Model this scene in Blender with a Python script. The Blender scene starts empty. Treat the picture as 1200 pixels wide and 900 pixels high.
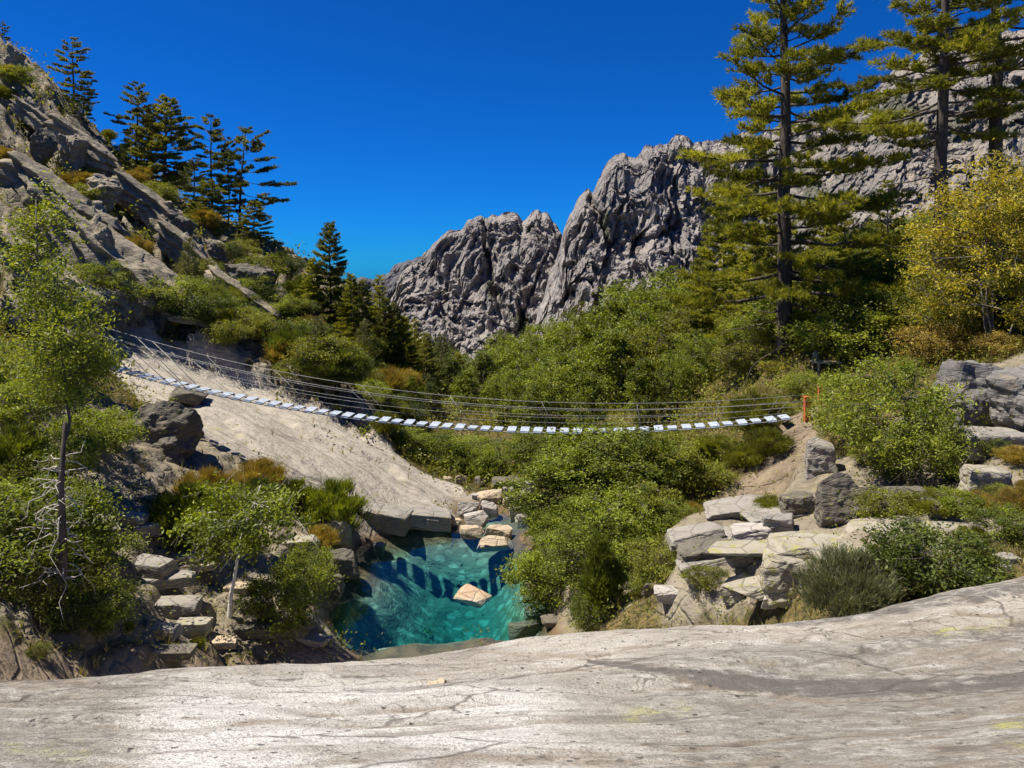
import bpy, math, random
import numpy as np
from mathutils import Vector, Matrix

# ------------------------------------------------------------------ camera, world, sun, exposure
S = bpy.context.scene
R = math.radians
F, CX, HY = 867.0, 600.0, 310.0          # focal length, centre column and horizon row, in photo pixels
cam_d = bpy.data.cameras.new('camera'); cam = bpy.data.objects.new('camera', cam_d)
S.collection.objects.link(cam); S.camera = cam
cam.location = (0, 0, 0); cam.rotation_euler = (R(90), 0, 0)
cam_d.sensor_width = 36; cam_d.lens = 36 * F / 1200; cam_d.shift_y = -(450 - HY) / 1200
cam_d.clip_start = 0.1; cam_d.clip_end = 20000

SUN_AZ, SUN_EL = -84.0, 62.0             # degrees clockwise from +Y (the view direction), and above the horizon
W = bpy.data.worlds.new('World'); S.world = W; W.use_nodes = True
wt = W.node_tree; wt.nodes.clear()
sky = wt.nodes.new('ShaderNodeTexSky'); sky.sky_type = 'NISHITA'; sky.sun_disc = False
sky.sun_elevation = R(SUN_EL); sky.sun_rotation = R(SUN_AZ % 360); sky.altitude = 2500; sky.ozone_density = 4.0; sky.air_density = 1.0; sky.dust_density = 0.2
tintn = wt.nodes.new('ShaderNodeMix'); tintn.data_type = 'RGBA'; tintn.blend_type = 'MULTIPLY'
tintn.inputs[0].default_value = 1.0; tintn.inputs[7].default_value = (0.03, 0.45, 1.10, 1)
bg = wt.nodes.new('ShaderNodeBackground'); bg.inputs[1].default_value = 0.058
wo = wt.nodes.new('ShaderNodeOutputWorld')
wt.links.new(sky.outputs[0], tintn.inputs[6]); wt.links.new(tintn.outputs[2], bg.inputs[0]); wt.links.new(bg.outputs[0], wo.inputs[0])
sd = bpy.data.lights.new('sun', 'SUN'); sd.energy = 5.0; sd.angle = R(0.5); sd.color = (1.0, 0.93, 0.80)
sun = bpy.data.objects.new('sun', sd); S.collection.objects.link(sun)
to_sun = Vector((math.sin(R(SUN_AZ)) * math.cos(R(SUN_EL)), math.cos(R(SUN_AZ)) * math.cos(R(SUN_EL)), math.sin(R(SUN_EL))))
sun.rotation_euler = (-to_sun).to_track_quat('-Z', 'Y').to_euler(); sun.location = to_sun * 60
S.view_settings.view_transform = 'Standard'; S.view_settings.look = 'None'
S.view_settings.exposure = 0.85; S.view_settings.gamma = 1.0; S.view_settings.use_curve_mapping = False
S.cycles.use_adaptive_sampling = True; S.cycles.adaptive_threshold = 0.03
S.cycles.max_bounces = 5; S.cycles.transparent_max_bounces = 8; S.cycles.diffuse_bounces = 2; S.cycles.glossy_bounces = 2
S.cycles.transmission_bounces = 4; S.cycles.volume_bounces = 0

# ------------------------------------------------------------------ numpy noise
_rng = np.random.RandomState(7)
_P = _rng.permutation(512).astype(np.int64); _P = np.concatenate([_P, _P, _P])
_G = _rng.normal(size=(512, 3)); _G /= np.linalg.norm(_G, axis=1)[:, None]
def _h(i, j, k): return _P[(_P[(_P[i & 511] + j) & 511] + k) & 511]
def perlin(p):
    p = np.asarray(p, float); i = np.floor(p).astype(np.int64); f = p - i
    u = f * f * f * (f * (f * 6 - 15) + 10); out = 0
    for a in (0, 1):
        for b in (0, 1):
            for c in (0, 1):
                g = _G[_h(i[:, 0] + a, i[:, 1] + b, i[:, 2] + c)]
                d = (g * (f - np.array([a, b, c]))).sum(1)
                w = (u[:, 0] if a else 1 - u[:, 0]) * (u[:, 1] if b else 1 - u[:, 1]) * (u[:, 2] if c else 1 - u[:, 2])
                out = out + d * w
    return out * 1.6
def fbm(p, o=4, g=0.5):
    s, a, q = 0, 1.0, np.asarray(p, float)
    for k in range(o): s = s + a * perlin(q + 17.3 * k); q = q * 2.03; a *= g
    return s
def ridged(p, o=4, g=0.5):
    s, a, q = 0, 1.0, np.asarray(p, float)
    for k in range(o): s = s + a * (1 - 2 * np.abs(perlin(q + 9.1 * k))); q = q * 2.05; a *= g
    return s
def worley(p):
    p = np.asarray(p, float); i = np.floor(p).astype(np.int64); f = p - i
    d1 = np.full(len(p), 9.0); d2 = d1.copy(); cid = np.zeros(len(p), np.int64)
    for a in (-1, 0, 1):
        for b in (-1, 0, 1):
            for c in (-1, 0, 1):
                h = _h(i[:, 0] + a, i[:, 1] + b, i[:, 2] + c)
                d = np.linalg.norm(_G[h] * 0.45 + 0.5 + np.array([a, b, c]) - f, axis=1)
                m = d < d1; d2 = np.where(m, d1, np.minimum(d2, d)); cid = np.where(m, h, cid); d1 = np.where(m, d, d1)
    return d1, d2, cid
def sstep(a, b, x): t = np.clip((x - a) / (b - a), 0, 1); return t * t * (3 - 2 * t)

# ------------------------------------------------------------------ mesh helpers
def mesh_np(name, V, T=None, Q=None, mat=None, smooth=False, attrs=None):
    V = np.asarray(V, np.float32); me = bpy.data.meshes.new(name)
    idx, st = [], []; n = 0
    for A in (T, Q):
        if A is not None and len(A):
            A = np.asarray(A, np.int32); idx.append(A.ravel()); st.append(n + np.arange(len(A)) * A.shape[1]); n += A.size
    idx = np.concatenate(idx); st = np.concatenate(st).astype(np.int32)
    me.vertices.add(len(V)); me.vertices.foreach_set('co', V.ravel())
    me.loops.add(len(idx)); me.loops.foreach_set('vertex_index', idx)
    me.polygons.add(len(st)); me.polygons.foreach_set('loop_start', st)
    me.polygons.foreach_set('use_smooth', np.full(len(st), smooth))
    for k, v in (attrs or {}).items():
        a = me.attributes.new(k, 'FLOAT', 'POINT'); a.data.foreach_set('value', np.asarray(v, np.float32))
    if mat: me.materials.append(mat)
    me.update(calc_edges=True); me.validate()
    return me
class MB:
    def __init__(s): s.v = []; s.q = []; s.t = []; s.n = 0; s.a = []
    def add(s, V, Q=None, T=None, tint=0.5):
        V = np.asarray(V, float)
        if Q is not None and len(Q): s.q.append(np.asarray(Q) + s.n)
        if T is not None and len(T): s.t.append(np.asarray(T) + s.n)
        s.v.append(V); s.n += len(V); s.a.append(np.broadcast_to(np.asarray(tint, float), (len(V),)))
    def tube(s, P, r, k=6, cap=True):
        P = np.asarray(P, float); r = np.broadcast_to(np.asarray(r, float), (len(P),)); m = len(P)
        t = np.gradient(P, axis=0); t /= np.linalg.norm(t, axis=1)[:, None] + 1e-9
        ref = np.array([0, 0, 1.0]) if abs(t[0, 2]) < 0.9 else np.array([1.0, 0, 0])
        u = np.cross(t, ref); u /= np.linalg.norm(u, axis=1)[:, None] + 1e-9; w = np.cross(t, u)
        th = np.linspace(0, 2 * np.pi, k, endpoint=False)
        V = P[:, None] + r[:, None, None] * (np.cos(th)[None, :, None] * u[:, None] + np.sin(th)[None, :, None] * w[:, None])
        i = np.arange(m - 1)[:, None] * k; j = np.arange(k)[None]; j2 = (j + 1) % k
        Q = np.stack([i + j, i + j2, i + k + j2, i + k + j], -1).reshape(-1, 4)
        V = V.reshape(-1, 3); T = None
        if cap:
            V = np.vstack([V, P[0], P[-1]]); c0, c1 = m * k, m * k + 1; jj = np.arange(k); jn = (jj + 1) % k
            T = np.vstack([np.stack([jn, jj, np.full(k, c0)], 1), np.stack([(m - 1) * k + jj, (m - 1) * k + jn, np.full(k, c1)], 1)])
        s.add(V, Q, T)
    def mesh(s, name, mat, smooth=False):
        return mesh_np(name, np.vstack(s.v), np.vstack(s.t) if s.t else None, np.vstack(s.q) if s.q else None, mat, smooth, {'tint': np.concatenate(s.a)})

def link(name, me, parent=None, **props):
    o = bpy.data.objects.new(name, me); S.collection.objects.link(o)
    if parent: o.parent = parent
    for k, v in props.items():
        if v is not None: o[k] = v
    return o
def thing(name, label, cat, loc, rz=0.0, sc=(1, 1, 1), group=None, rot=None):
    o = link(name, None, label=label, category=cat, group=group)
    o.location = loc; o.rotation_euler = rot or (0, 0, rz); o.scale = sc; o.empty_display_size = 0.2
    return o
def grid_quads(nr, nc):
    i = np.arange(nr - 1)[:, None] * nc; j = np.arange(nc - 1)[None]
    return np.stack([i + j, i + j + 1, i + nc + j + 1, i + nc + j], -1).reshape(-1, 4)

# ------------------------------------------------------------------ materials
def new_mat(name):
    m = bpy.data.materials.new(name); m.use_nodes = True; nt = m.node_tree; nt.nodes.clear()
    return m, nt
class NT:
    def __init__(s, nt): s.nt = nt
    def n(s, typ, ins=None, **at):
        nd = s.nt.nodes.new('ShaderNode' + typ)
        for k, v in at.items(): setattr(nd, k, v)
        for k, v in (ins or {}).items():
            if isinstance(v, bpy.types.NodeSocket): s.nt.links.new(v, nd.inputs[k])
            else: nd.inputs[k].default_value = v
        return nd
    def mix(s, f, a, b, mode='MIX'):
        def c(x): return x if isinstance(x, bpy.types.NodeSocket) else (*x, 1)
        return s.n('Mix', {0: f, 6: c(a), 7: c(b)}, data_type='RGBA', blend_type=mode).outputs[2]
    def ramp(s, x, a, b, va=0.0, vb=1.0): return s.n('MapRange', {0: x, 1: a, 2: b, 3: va, 4: vb}, interpolation_type='SMOOTHSTEP').outputs[0]
    def math(s, op, a, b=0.0): return s.n('Math', {0: a, 1: b}, operation=op).outputs[0]
    def noise(s, vec, scale, detail=4, rough=0.55, dist=0.0): return s.n('TexNoise', {'Vector': vec, 'Scale': scale, 'Detail': min(detail, 4.5), 'Roughness': rough, 'Distortion': dist}).outputs[0]
    def attr(s, name): return s.n('Attribute', attribute_name=name).outputs['Fac']
    def mapping(s, vec, scale=(1, 1, 1), rot=(0, 0, 0)): return s.n('Mapping', {'Vector': vec, 'Scale': scale, 'Rotation': rot}).outputs[0]
    def bump(s, h, strength, dist, normal=None):
        d = {'Height': h, 'Strength': strength, 'Distance': dist}
        if normal is not None: d['Normal'] = normal
        return s.n('Bump', d).outputs[0]
    def out(s, sh, vol=None):
        o = s.n('OutputMaterial'); s.nt.links.new(sh, o.inputs[0])
        if vol is not None: s.nt.links.new(vol, o.inputs[1])

def leaf_mat(name, dark, light, trans=0.36, rough=0.5):
    m, nt = new_mat(name); t = NT(nt)
    rnd = t.n('ObjectInfo').outputs['Random']
    f = t.math('ADD', t.attr('tint'), t.math('MULTIPLY', t.math('SUBTRACT', rnd, 0.5), 0.5))
    c = t.mix(t.ramp(f, 0.0, 1.0), dark, light)
    p = t.n('BsdfPrincipled', {'Base Color': c, 'Roughness': rough, 'Specular IOR Level': 0.3})
    tr = t.n('BsdfTranslucent', {'Color': t.mix(1.0, c, (1.5, 1.4, 0.45), 'MULTIPLY')})
    t.out(t.n('MixShader', {0: trans, 1: p.outputs[0], 2: tr.outputs[0]}).outputs[0]); return m
def plain_mat(name, c1, c2, scale=8.0, rough=0.8, bump=0.3, stretch=(1, 1, 1), metal=0.0):
    m, nt = new_mat(name); t = NT(nt)
    co = t.mapping(t.n('TexCoord').outputs['Object'], stretch)
    n = t.noise(co, scale, 6, 0.65)
    p = t.n('BsdfPrincipled', {'Base Color': t.mix(t.ramp(n, 0.3, 0.7), c1, c2), 'Roughness': rough, 'Metallic': metal, 'Normal': t.bump(n, bump, 0.03)})
    t.out(p.outputs[0]); return m
def rock_mat(name, a, b, dark, lichen=0.0, scale=1.0, warm=(0.42, 0.33, 0.22), bands=(1, 1, 5), rot=(0, 0, 0), bump=0.6):
    m, nt = new_mat(name); t = NT(nt)
    co = t.n('TexCoord').outputs['Object']
    big = t.noise(co, 0.9 * scale, 4); fine = t.noise(co, 14 * scale, 5, 0.7)
    band = t.noise(t.mapping(co, bands, rot), 1.6 * scale, 6, 0.65, 0.4)
    c = t.mix(t.ramp(big, 0.35, 0.65), a, b)
    c = t.mix(t.ramp(band, 0.52, 0.68, 0, 0.55), c, dark)
    c = t.mix(t.ramp(t.noise(co, 2.3 * scale, 5), 0.55, 0.75, 0, 0.6), c, warm)
    c = t.mix(t.ramp(fine, 0.58, 0.72, 0, 0.6), c, dark)
    if lichen: c = t.mix(t.ramp(t.noise(co, 5 * scale, 6, 0.7), 0.66 - 0.12 * lichen, 0.74 - 0.12 * lichen, 0, 0.8), c, (0.36, 0.36, 0.10))
    c = t.mix(1.0, c, (0.74, 0.72, 0.69), 'MULTIPLY')
    vor = t.n('TexVoronoi', {'Vector': t.mapping(co, bands, rot), 'Scale': 1.1 * scale}, feature='DISTANCE_TO_EDGE').outputs[0]
    crack = t.ramp(vor, 0.0, 0.05)
    h = t.math('ADD', t.math('ADD', t.math('MULTIPLY', band, 0.9), t.math('MULTIPLY', fine, 0.25)), t.math('MULTIPLY', crack, 0.25))
    p = t.n('BsdfPrincipled', {'Base Color': t.mix(t.ramp(vor, 0.0, 0.02, 0.6, 0.0), c, (0.05, 0.045, 0.04)), 'Roughness': 0.85, 'Specular IOR Level': 0.25, 'Normal': t.bump(h, bump, 0.12 / scale)})
    t.out(p.outputs[0]); return m

M = {}
M['rock_grey'] = rock_mat('grey_granite', (0.36, 0.34, 0.31), (0.27, 0.26, 0.245), (0.10, 0.095, 0.09), 0.3)
M['rock_pale'] = rock_mat('pale_granite', (0.52, 0.49, 0.46), (0.40, 0.38, 0.36), (0.20, 0.19, 0.18), 0.0)
M['rock_tan'] = rock_mat('tan_granite', (0.55, 0.45, 0.33), (0.46, 0.39, 0.30), (0.25, 0.19, 0.13), 0.0)
M['rock_lichen'] = rock_mat('lichened_granite', (0.42, 0.39, 0.32), (0.32, 0.30, 0.25), (0.11, 0.10, 0.08), 1.0)
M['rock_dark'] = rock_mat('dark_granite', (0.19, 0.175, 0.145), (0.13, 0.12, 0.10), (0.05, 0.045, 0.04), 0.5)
M['rock_hill'] = rock_mat('weathered_hill_granite', (0.41, 0.36, 0.275), (0.26, 0.23, 0.175), (0.085, 0.075, 0.06), 0.6, 0.8)
M['rock_slate'] = rock_mat('slate_grey_granite', (0.25, 0.245, 0.24), (0.17, 0.165, 0.165), (0.06, 0.058, 0.055), 0.2)
M['rock_orange'] = rock_mat('orange_granite', (0.55, 0.38, 0.24), (0.62, 0.52, 0.42), (0.25, 0.15, 0.09), 0.0)
M['bark'] = plain_mat('pine_bark', (0.028, 0.022, 0.018), (0.11, 0.085, 0.068), 9, 0.9, 0.9, (1, 1, 0.25))
M['bark_grey'] = plain_mat('grey_bark', (0.07, 0.06, 0.05), (0.17, 0.15, 0.12), 12, 0.9, 0.5, (1, 1, 0.4))
M['birch'] = plain_mat('birch_bark', (0.62, 0.59, 0.54), (0.75, 0.72, 0.67), 14, 0.7, 0.4, (1, 1, 2.5))
M['deadwood'] = plain_mat('bleached_dead_wood', (0.30, 0.27, 0.22), (0.52, 0.48, 0.42), 20, 0.8, 0.3)
M['needle'] = leaf_mat('pine_needles', (0.085, 0.100, 0.014), (0.36, 0.355, 0.045), 0.4)
M['needle_dark'] = leaf_mat('dark_pine_needles', (0.060, 0.076, 0.020), (0.26, 0.26, 0.058), 0.35)
M['needle_pale'] = leaf_mat('pale_pine_needles', (0.08, 0.095, 0.030), (0.22, 0.22, 0.075), 0.2)
M['leaf'] = leaf_mat('alder_leaves', (0.065, 0.090, 0.010), (0.25, 0.30, 0.026))
M['leaf_light'] = leaf_mat('light_green_leaves', (0.10, 0.135, 0.012), (0.295, 0.34, 0.036))
M['leaf_yellow'] = leaf_mat('yellow_leaves', (0.12, 0.125, 0.014), (0.46, 0.385, 0.035))
M['leaf_olive'] = leaf_mat('olive_leaves', (0.080, 0.088, 0.010), (0.25, 0.27, 0.026))
M['leaf_dark'] = leaf_mat('dark_leaves', (0.035, 0.052, 0.010), (0.14, 0.18, 0.026))
M['leaf_grey'] = leaf_mat('grey_green_leaves', (0.055, 0.065, 0.030), (0.17, 0.18, 0.085), 0.2)
M['leaf_dry'] = leaf_mat('dry_brown_leaves', (0.15, 0.105, 0.020), (0.40, 0.30, 0.065))
M['grass'] = leaf_mat('dry_grass_blades', (0.13, 0.12, 0.03), (0.36, 0.30, 0.11), 0.25)
M['plank'] = plain_mat('weathered_aluminium_plank', (0.25, 0.29, 0.35), (0.42, 0.46, 0.52), 6, 0.5, 0.1, (1, 1, 1))
M['cable'] = plain_mat('steel_cable', (0.16, 0.16, 0.155), (0.30, 0.30, 0.29), 20, 0.5, 0.1, metal=0.3)
M['red_paint'] = plain_mat('rusty_red_paint', (0.42, 0.07, 0.025), (0.55, 0.12, 0.04), 9, 0.6, 0.2)
M['rust'] = plain_mat('brown_rust', (0.10, 0.025, 0.012), (0.20, 0.05, 0.02), 9, 0.8, 0.3)
M['wood'] = plain_mat('weathered_wood', (0.42, 0.33, 0.20), (0.56, 0.47, 0.32), 10, 0.85, 0.3, (1, 6, 1))
#@@TERRAIN
# ------------------------------------------------------------------ terrain: height as a smooth function through surveyed points
def pt(px, py, Y): return ((px - CX) / F * Y, Y, (HY - py) / F * Y)
class Field:
    def __init__(s, pts, c=0.5):
        P = np.array(pts, float); s.c = c; s.U = s.tf(P[:, 0], P[:, 1]); n = len(P)
        D = np.sqrt(((s.U[:, None] - s.U[None]) ** 2).sum(-1) + c * c)
        Pm = np.hstack([np.ones((n, 1)), s.U]); A = np.block([[D + np.eye(n) * 1e-3, Pm], [Pm.T, np.zeros((3, 3))]])
        s.w = np.linalg.solve(A, np.concatenate([P[:, 2], np.zeros(3)]))
    def tf(s, X, Y): return np.stack([10 * X / Y, 10 * np.log(Y)], -1)
    def __call__(s, X, Y):
        U = s.tf(np.asarray(X, float).ravel(), np.asarray(Y, float).ravel()); out = np.zeros(len(U)); n = len(s.U)
        for i in range(0, len(U), 40000):
            u = U[i:i + 40000]; D = np.sqrt(((u[:, None] - s.U[None]) ** 2).sum(-1) + s.c ** 2)
            out[i:i + 40000] = D @ s.w[:n] + s.w[n] + u @ s.w[n + 1:]
        return out
WZ = -9.27
slab_pts = [pt(*p) for p in [(600, 900, 2.9), (600, 850, 4.2), (600, 800, 6.2), (600, 766, 8.6), (600, 753, 10.2), (1200, 900, 2.5), (1200, 800, 5), (1200, 720, 8), (1200, 672, 10.2),
    (1000, 722, 9.3), (1000, 800, 6), (1000, 900, 2.7), (800, 734, 10.0), (800, 800, 6.1), (700, 744, 10.3), (0, 900, 2.9), (0, 850, 4.5), (0, 800, 7), (200, 860, 4.2), (200, 785, 8.2), (440, 773, 8.8), (440, 900, 2.9), (440, 820, 5.5),
    (-400, 880, 3.2), (-300, 800, 7), (1500, 860, 3), (1500, 680, 9)]] + [
    (-8, 12, -7.6), (-4, 12.5, -7.6), (0, 13, -7.7), (3, 13, -7.4), (6, 13, -6.9), (10, 13, -6.2), (-12, 11, -7.0), (-9, 15, -10.5), (0, 16, -10.8), (9, 16, -9.5), (14, 12.5, -6.3),
    (0, 1.2, -1.5), (-2, 1.2, -1.5), (2, 1.2, -1.45)]
fA = Field(slab_pts)
def zA(X, Y, fine=True):
    X = np.asarray(X, float).ravel(); Y = np.asarray(Y, float).ravel(); z = fA(X, Y)
    w = 0.35 * fbm(np.stack([X * 0.35, Y * 0.5, X * 0 + 3], -1), 3)
    s = (Y - 0.16 * X + 1.1 * w)
    sc = np.clip(Y / 6, 0.35, 1.0)
    s2 = s + .25 * fbm(np.stack([X * .6, Y * .8, X * 0 + 21], -1), 3)
    r1 = ridged(np.stack([X * 0.22, s2 * 1.1, X * 0 + 8], -1), 4); r2 = ridged(np.stack([X * 0.5, s2 * 3.6, X * 0 + 4], -1), 3)
    z = z + sc * (0.075 * fbm(np.stack([X * 0.3, s * 0.9, X * 0 + 1], -1), 4) - 0.030 * sstep(.9, 1.7, r1) - 0.014 * sstep(.6, 1.5, r2))
    return (z, np.maximum(sstep(1.15, 1.7, r1), .7 * sstep(1.0, 1.5, r2))) if fine == 'crease' else z
val_pts = [pt(*p) for p in [
    # left bank, dirt and blocks
    (200, 770, 13.5), (400, 762, 16.3), (0, 790, 10.5), (100, 775, 12.3), (300, 757, 15.6), (150, 690, 15.0), (150, 600, 17.5), (100, 640, 15), (170, 540, 21), (220, 660, 17), (300, 700, 17), (330, 640, 19.8), (250, 600, 20.5), (300, 590, 22.5),
    (380, 660, 20.6), (370, 720, 18.2), (0, 700, 12.5), (0, 600, 15), (0, 500, 20), (60, 430, 28), (0, 380, 31),
    # left slab
    (540, 577, 29.6), (530, 604, 27.0), (450, 532, 31.5), (350, 482, 33), (250, 440, 34), (150, 398, 34.5), (430, 602, 25.6), (300, 548, 25), (200, 492, 26.5), (140, 440, 30.5), (480, 600, 26.6),
    # hillside behind
    (250, 400, 40), (300, 370, 46), (350, 345, 58), (400, 385, 55), (450, 440, 48), (480, 410, 62), (530, 470, 50), (500, 500, 40), (540, 560, 36),
    (330, 312, 66), (270, 285, 66), (200, 240, 66), (100, 150, 66), (50, 105, 66), (0, 68, 66), (-80, 0, 66), (0, 200, 48), (100, 255, 50), (0, 300, 38), (100, 345, 38), (200, 330, 50), (-100, 150, 45), (-100, 400, 22), (-150, 650, 12), (-100, 780, 10.5), (400, 355, 70), (450, 395, 74),
    # right bank
    (660, 690, 20.0), (640, 650, 22.6), (620, 622, 25.4), (720, 722, 15.8), (690, 735, 16.2), (800, 690, 15), (780, 640, 18), (850, 690, 14), (900, 703, 12.6), (1000, 690, 11.4), (1200, 667, 10.6), (800, 620, 19.5), (900, 570, 21), (860, 660, 16.2), (940, 640, 16.2),
    (930, 497, 22.9), (915, 500, 25.5), (1000, 605, 16.8), (1000, 545, 19.5), (1100, 620, 14.2), (1200, 600, 14), (1200, 500, 17.5), (1120, 540, 18), (1200, 425, 19.8), (1000, 440, 27), (1200, 392, 24), (1100, 340, 32), (918, 412, 33),
    (1200, 292, 46), (1000, 335, 46), (800, 450, 45), (720, 560, 30), (760, 540, 27), (700, 490, 45), (700, 450, 70), (850, 360, 70), (1000, 305, 80), (1200, 215, 90), (1400, 600, 13), (1400, 400, 18), (1400, 250, 45), (1300, 660, 10.6),
    (600, 562, 32), (570, 520, 38), (590, 480, 48), (570, 440, 62)]] + [
    # pool bed
    (-2, 21.5, -11.5), (-3.6, 20.6, -11.1), (-.4, 22.4, -11.0), (-.8, 20.0, -10.8), (-2.6, 19.9, -10.8), (-2.4, 18.7, -9.62), (-.5, 18.9, -9.6), (-1.5, 17.8, -9.5), (-3.0, 18.6, -9.62), (-3.5, 17.9, -9.5), (.5, 18.2, -9.5), (-2.2, 24.2, -10.7), (-1.75, 25.3, -9.9), (.5, 21, -10.1), (.2, 24, -9.7), (-4.3, 23.0, -9.55), (-4.6, 19.6, -9.65), (-3.9, 21.3, -10.2),
    (-3.4, 17.2, -9.3), (-1, 16.8, -9.42), (1.0, 17.4, -9.25), (1.0, 18.8, -9.3), (-1.2, 27.2, -9.6), (0, 27, -9.55), (-.8, 28.5, -9.35), (.4, 28.8, -9.3), (.7, 26.4, -9.4), (-.4, 30, -9.1), (-4.9, 21.2, WZ), (-4.3, 18.4, -9.35), (-4.9, 24.6, WZ), (-1.9, 26.2, WZ + .02), (.62, 21.3, -9.45),
    # under the slab and far side
    (-9, 8, -7.5), (0, 8, -9.2), (8, 8, -7), (-3, 13, -9.2), (3, 13, -8.4), (-14, 8, -6.6), (15, 8, -5.6),
    (-55, 110, -4), (-30, 110, -10), (-10, 110, -16), (10, 110, -17), (30, 110, -8), (70, 110, 8), (-95, 95, 8), (-20, 85, -6), (-48, 85, 8), (-70, 85, 15)]
fB = Field(val_pts)
slab_poly = np.array([pt(*p)[:2] for p in [(140, 400, 34.5), (250, 436, 34.2), (350, 476, 33.3), (450, 528, 31.8), (545, 574, 29.8), (545, 604, 27.0), (430, 606, 25.3), (300, 552, 24.8), (200, 496, 26.0), (120, 440, 30.5)]])
def inside(poly, X, Y, soft=0.5):
    # signed distance of (X, Y) to a polygon, turned into a soft 0..1 mask
    d = np.full(len(X), 1e9); ins = np.zeros(len(X), bool); n = len(poly)
    for i in range(n):
        a, b = poly[i], poly[(i + 1) % n]; e = b - a
        t = np.clip(((X - a[0]) * e[0] + (Y - a[1]) * e[1]) / (e @ e), 0, 1)
        d = np.minimum(d, np.hypot(X - a[0] - t * e[0], Y - a[1] - t * e[1]))
        c = ((a[1] > Y) != (b[1] > Y)); xi = a[0] + (Y - a[1]) / (e[1] if e[1] else 1e-9) * e[0]; ins ^= c & (X < xi)
    return sstep(-soft, soft, np.where(ins, d, -d))
right_poly = np.array([pt(*p)[:2] for p in [(780, 690, 14.6), (1000, 700, 11.5), (1260, 640, 11.6), (1260, 420, 20.0), (1130, 430, 21), (1000, 540, 20.0), (930, 555, 21.5), (850, 590, 20.5), (780, 630, 19)]])
left_poly = np.array([pt(*p)[:2] for p in [(-150, 780, 10.3), (100, 782, 12.0), (400, 770, 16), (400, 650, 21), (420, 610, 25), (300, 550, 25), (200, 495, 26), (60, 460, 27), (-150, 560, 16)]])
def masks(X, Y, z):
    t = X / Y
    slab = inside(slab_poly, X, Y, 0.35)
    right = inside(right_poly, X, Y, 0.8)
    lbank = inside(left_poly, X, Y, 0.7)
    hill = sstep(-0.12, -0.22, t) * sstep(27, 33, Y) * (1 - slab)
    return slab, right, lbank, hill
def stairs(s, k=0.22): f = s - np.floor(s); return np.floor(s) + sstep(0, k, f) * 0.85 + 0.15 * f - s
def zB(X, Y, full=False):
    X = np.asarray(X, float).ravel(); Y = np.asarray(Y, float).ravel(); z = fB(X, Y)
    slab, right, lbank, hill = masks(X, Y, z); O = np.zeros_like(X)
    far = np.clip(Y / 30, 0.3, 1.6)
    bed = sstep(WZ + 0.05, WZ - 0.7, z) * ((Y > 16) & (Y < 28) & (np.abs(X + 2) < 5))
    n1 = fbm(np.stack([X * .28, Y * .28, O], -1), 4); n2 = fbm(np.stack([X * 1.1, Y * 1.1, O + 4], -1), 4)
    gen = (0.28 * n1 * far + 0.10 * n2 * far)
    warp = 0.7 * fbm(np.stack([X * .06, Y * .16, O + 2], -1), 4)
    blk = worley(np.stack([X * .30 + .3 * n1, Y * .55, O], -1)); blk2 = worley(np.stack([X * .9, Y * 1.5 + .4 * n2, O + 3], -1))
    st = stairs((Y + 0.30 * X) / 4.2 + warp + .5 * _G[blk[2]][:, 0], .12) * 2.1 + stairs((Y + 0.34 * X) / 1.5 + 2.1 * warp + .5 * _G[blk2[2]][:, 1], .15) * 0.75
    zh = gen * .7 + st * (.35 + .65 * sstep(-0.5, 0.3, fbm(np.stack([X * .05, Y * .08, O + 6], -1), 3) + .25)) + .35 * np.minimum(blk2[1] - blk2[0], .35)
    # left slab: long shallow furrows down the fall line
    sl = Y * 0.80 + X * 0.46
    zs = 0.16 * fbm(np.stack([sl * .55, (X - Y) * .06, O], -1), 4) + 0.07 * ridged(np.stack([sl * 1.9, (X - Y) * .10, O + 3], -1), 3) + 0.28 * stairs(sl / 3.4 + .35 * n1, .12)
    # right outcrop: strata rising to the right
    rs = z * 1.0 - 0.16 * X + 0.25 * n1
    zr = 0.75 * stairs(rs / 0.95, .30) * .95 + 0.35 * stairs(rs / .33 + .3 * n2, .3) * .4 + gen * .5
    zl = 0.34 * stairs(z / 0.6 + .35 * _G[blk2[2]][:, 0] + .2 * n1, .3) + .25 * np.minimum(blk2[1] - blk2[0], .3) + gen * .4
    out = gen * (1 - slab) * (1 - right) * (1 - lbank) * (1 - hill)
    out = out + hill * zh + slab * zs + right * zr * (1 - slab) + lbank * zl * (1 - slab)
    peb = worley(np.stack([X * 1.5 + .3 * n2, Y * 2.2, O], -1)) if full else None
    pool = sstep(6.2, 4.8, np.hypot((X + 2) / 1.0, (Y - 21.8) / 1.15)) * sstep(WZ + .9, WZ - .1, z)
    z2 = z + out * (1 - pool * .85)
    if full:
        z2 = z2 + bed * (0.12 * np.minimum(peb[1] - peb[0], .25) + .08 * n2 + .08 * _G[peb[2]][:, 0])
        dirt = inside(np.array([pt(*p)[:2] for p in [(-100, 850, 9), (420, 790, 14), (450, 765, 17), (330, 755, 15.6), (200, 765, 13.6), (0, 775, 11.2), (-100, 775, 10.8)]]), X, Y, .6)
        path = inside(np.array([pt(*p)[:2] for p in [(830, 590, 21), (905, 545, 22.5), (925, 495, 24.6), (965, 497, 24), (960, 560, 21), (900, 590, 20)]]), X, Y, .5)
        rock = np.clip(slab + right * .92 + lbank * .75 + hill * sstep(-.35, .25, n1 + .5 * n2 + .25) * .95, 0, 1)
        near_pool = sstep(3.6, 1.6, np.abs(X + 1.9) - 2.2) * ((Y > 16) & (Y < 29))
        rock = np.maximum(rock, near_pool * .9)
        wet = sstep(WZ + 0.28, WZ + 0.02, z2) * ((Y > 16) & (Y < 29) & (np.abs(X + 2) < 6))
        return z2, rock * (1 - dirt) * (1 - path), np.maximum(dirt, path), bed, slab, wet, hill, lbank, right
    return z2
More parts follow.
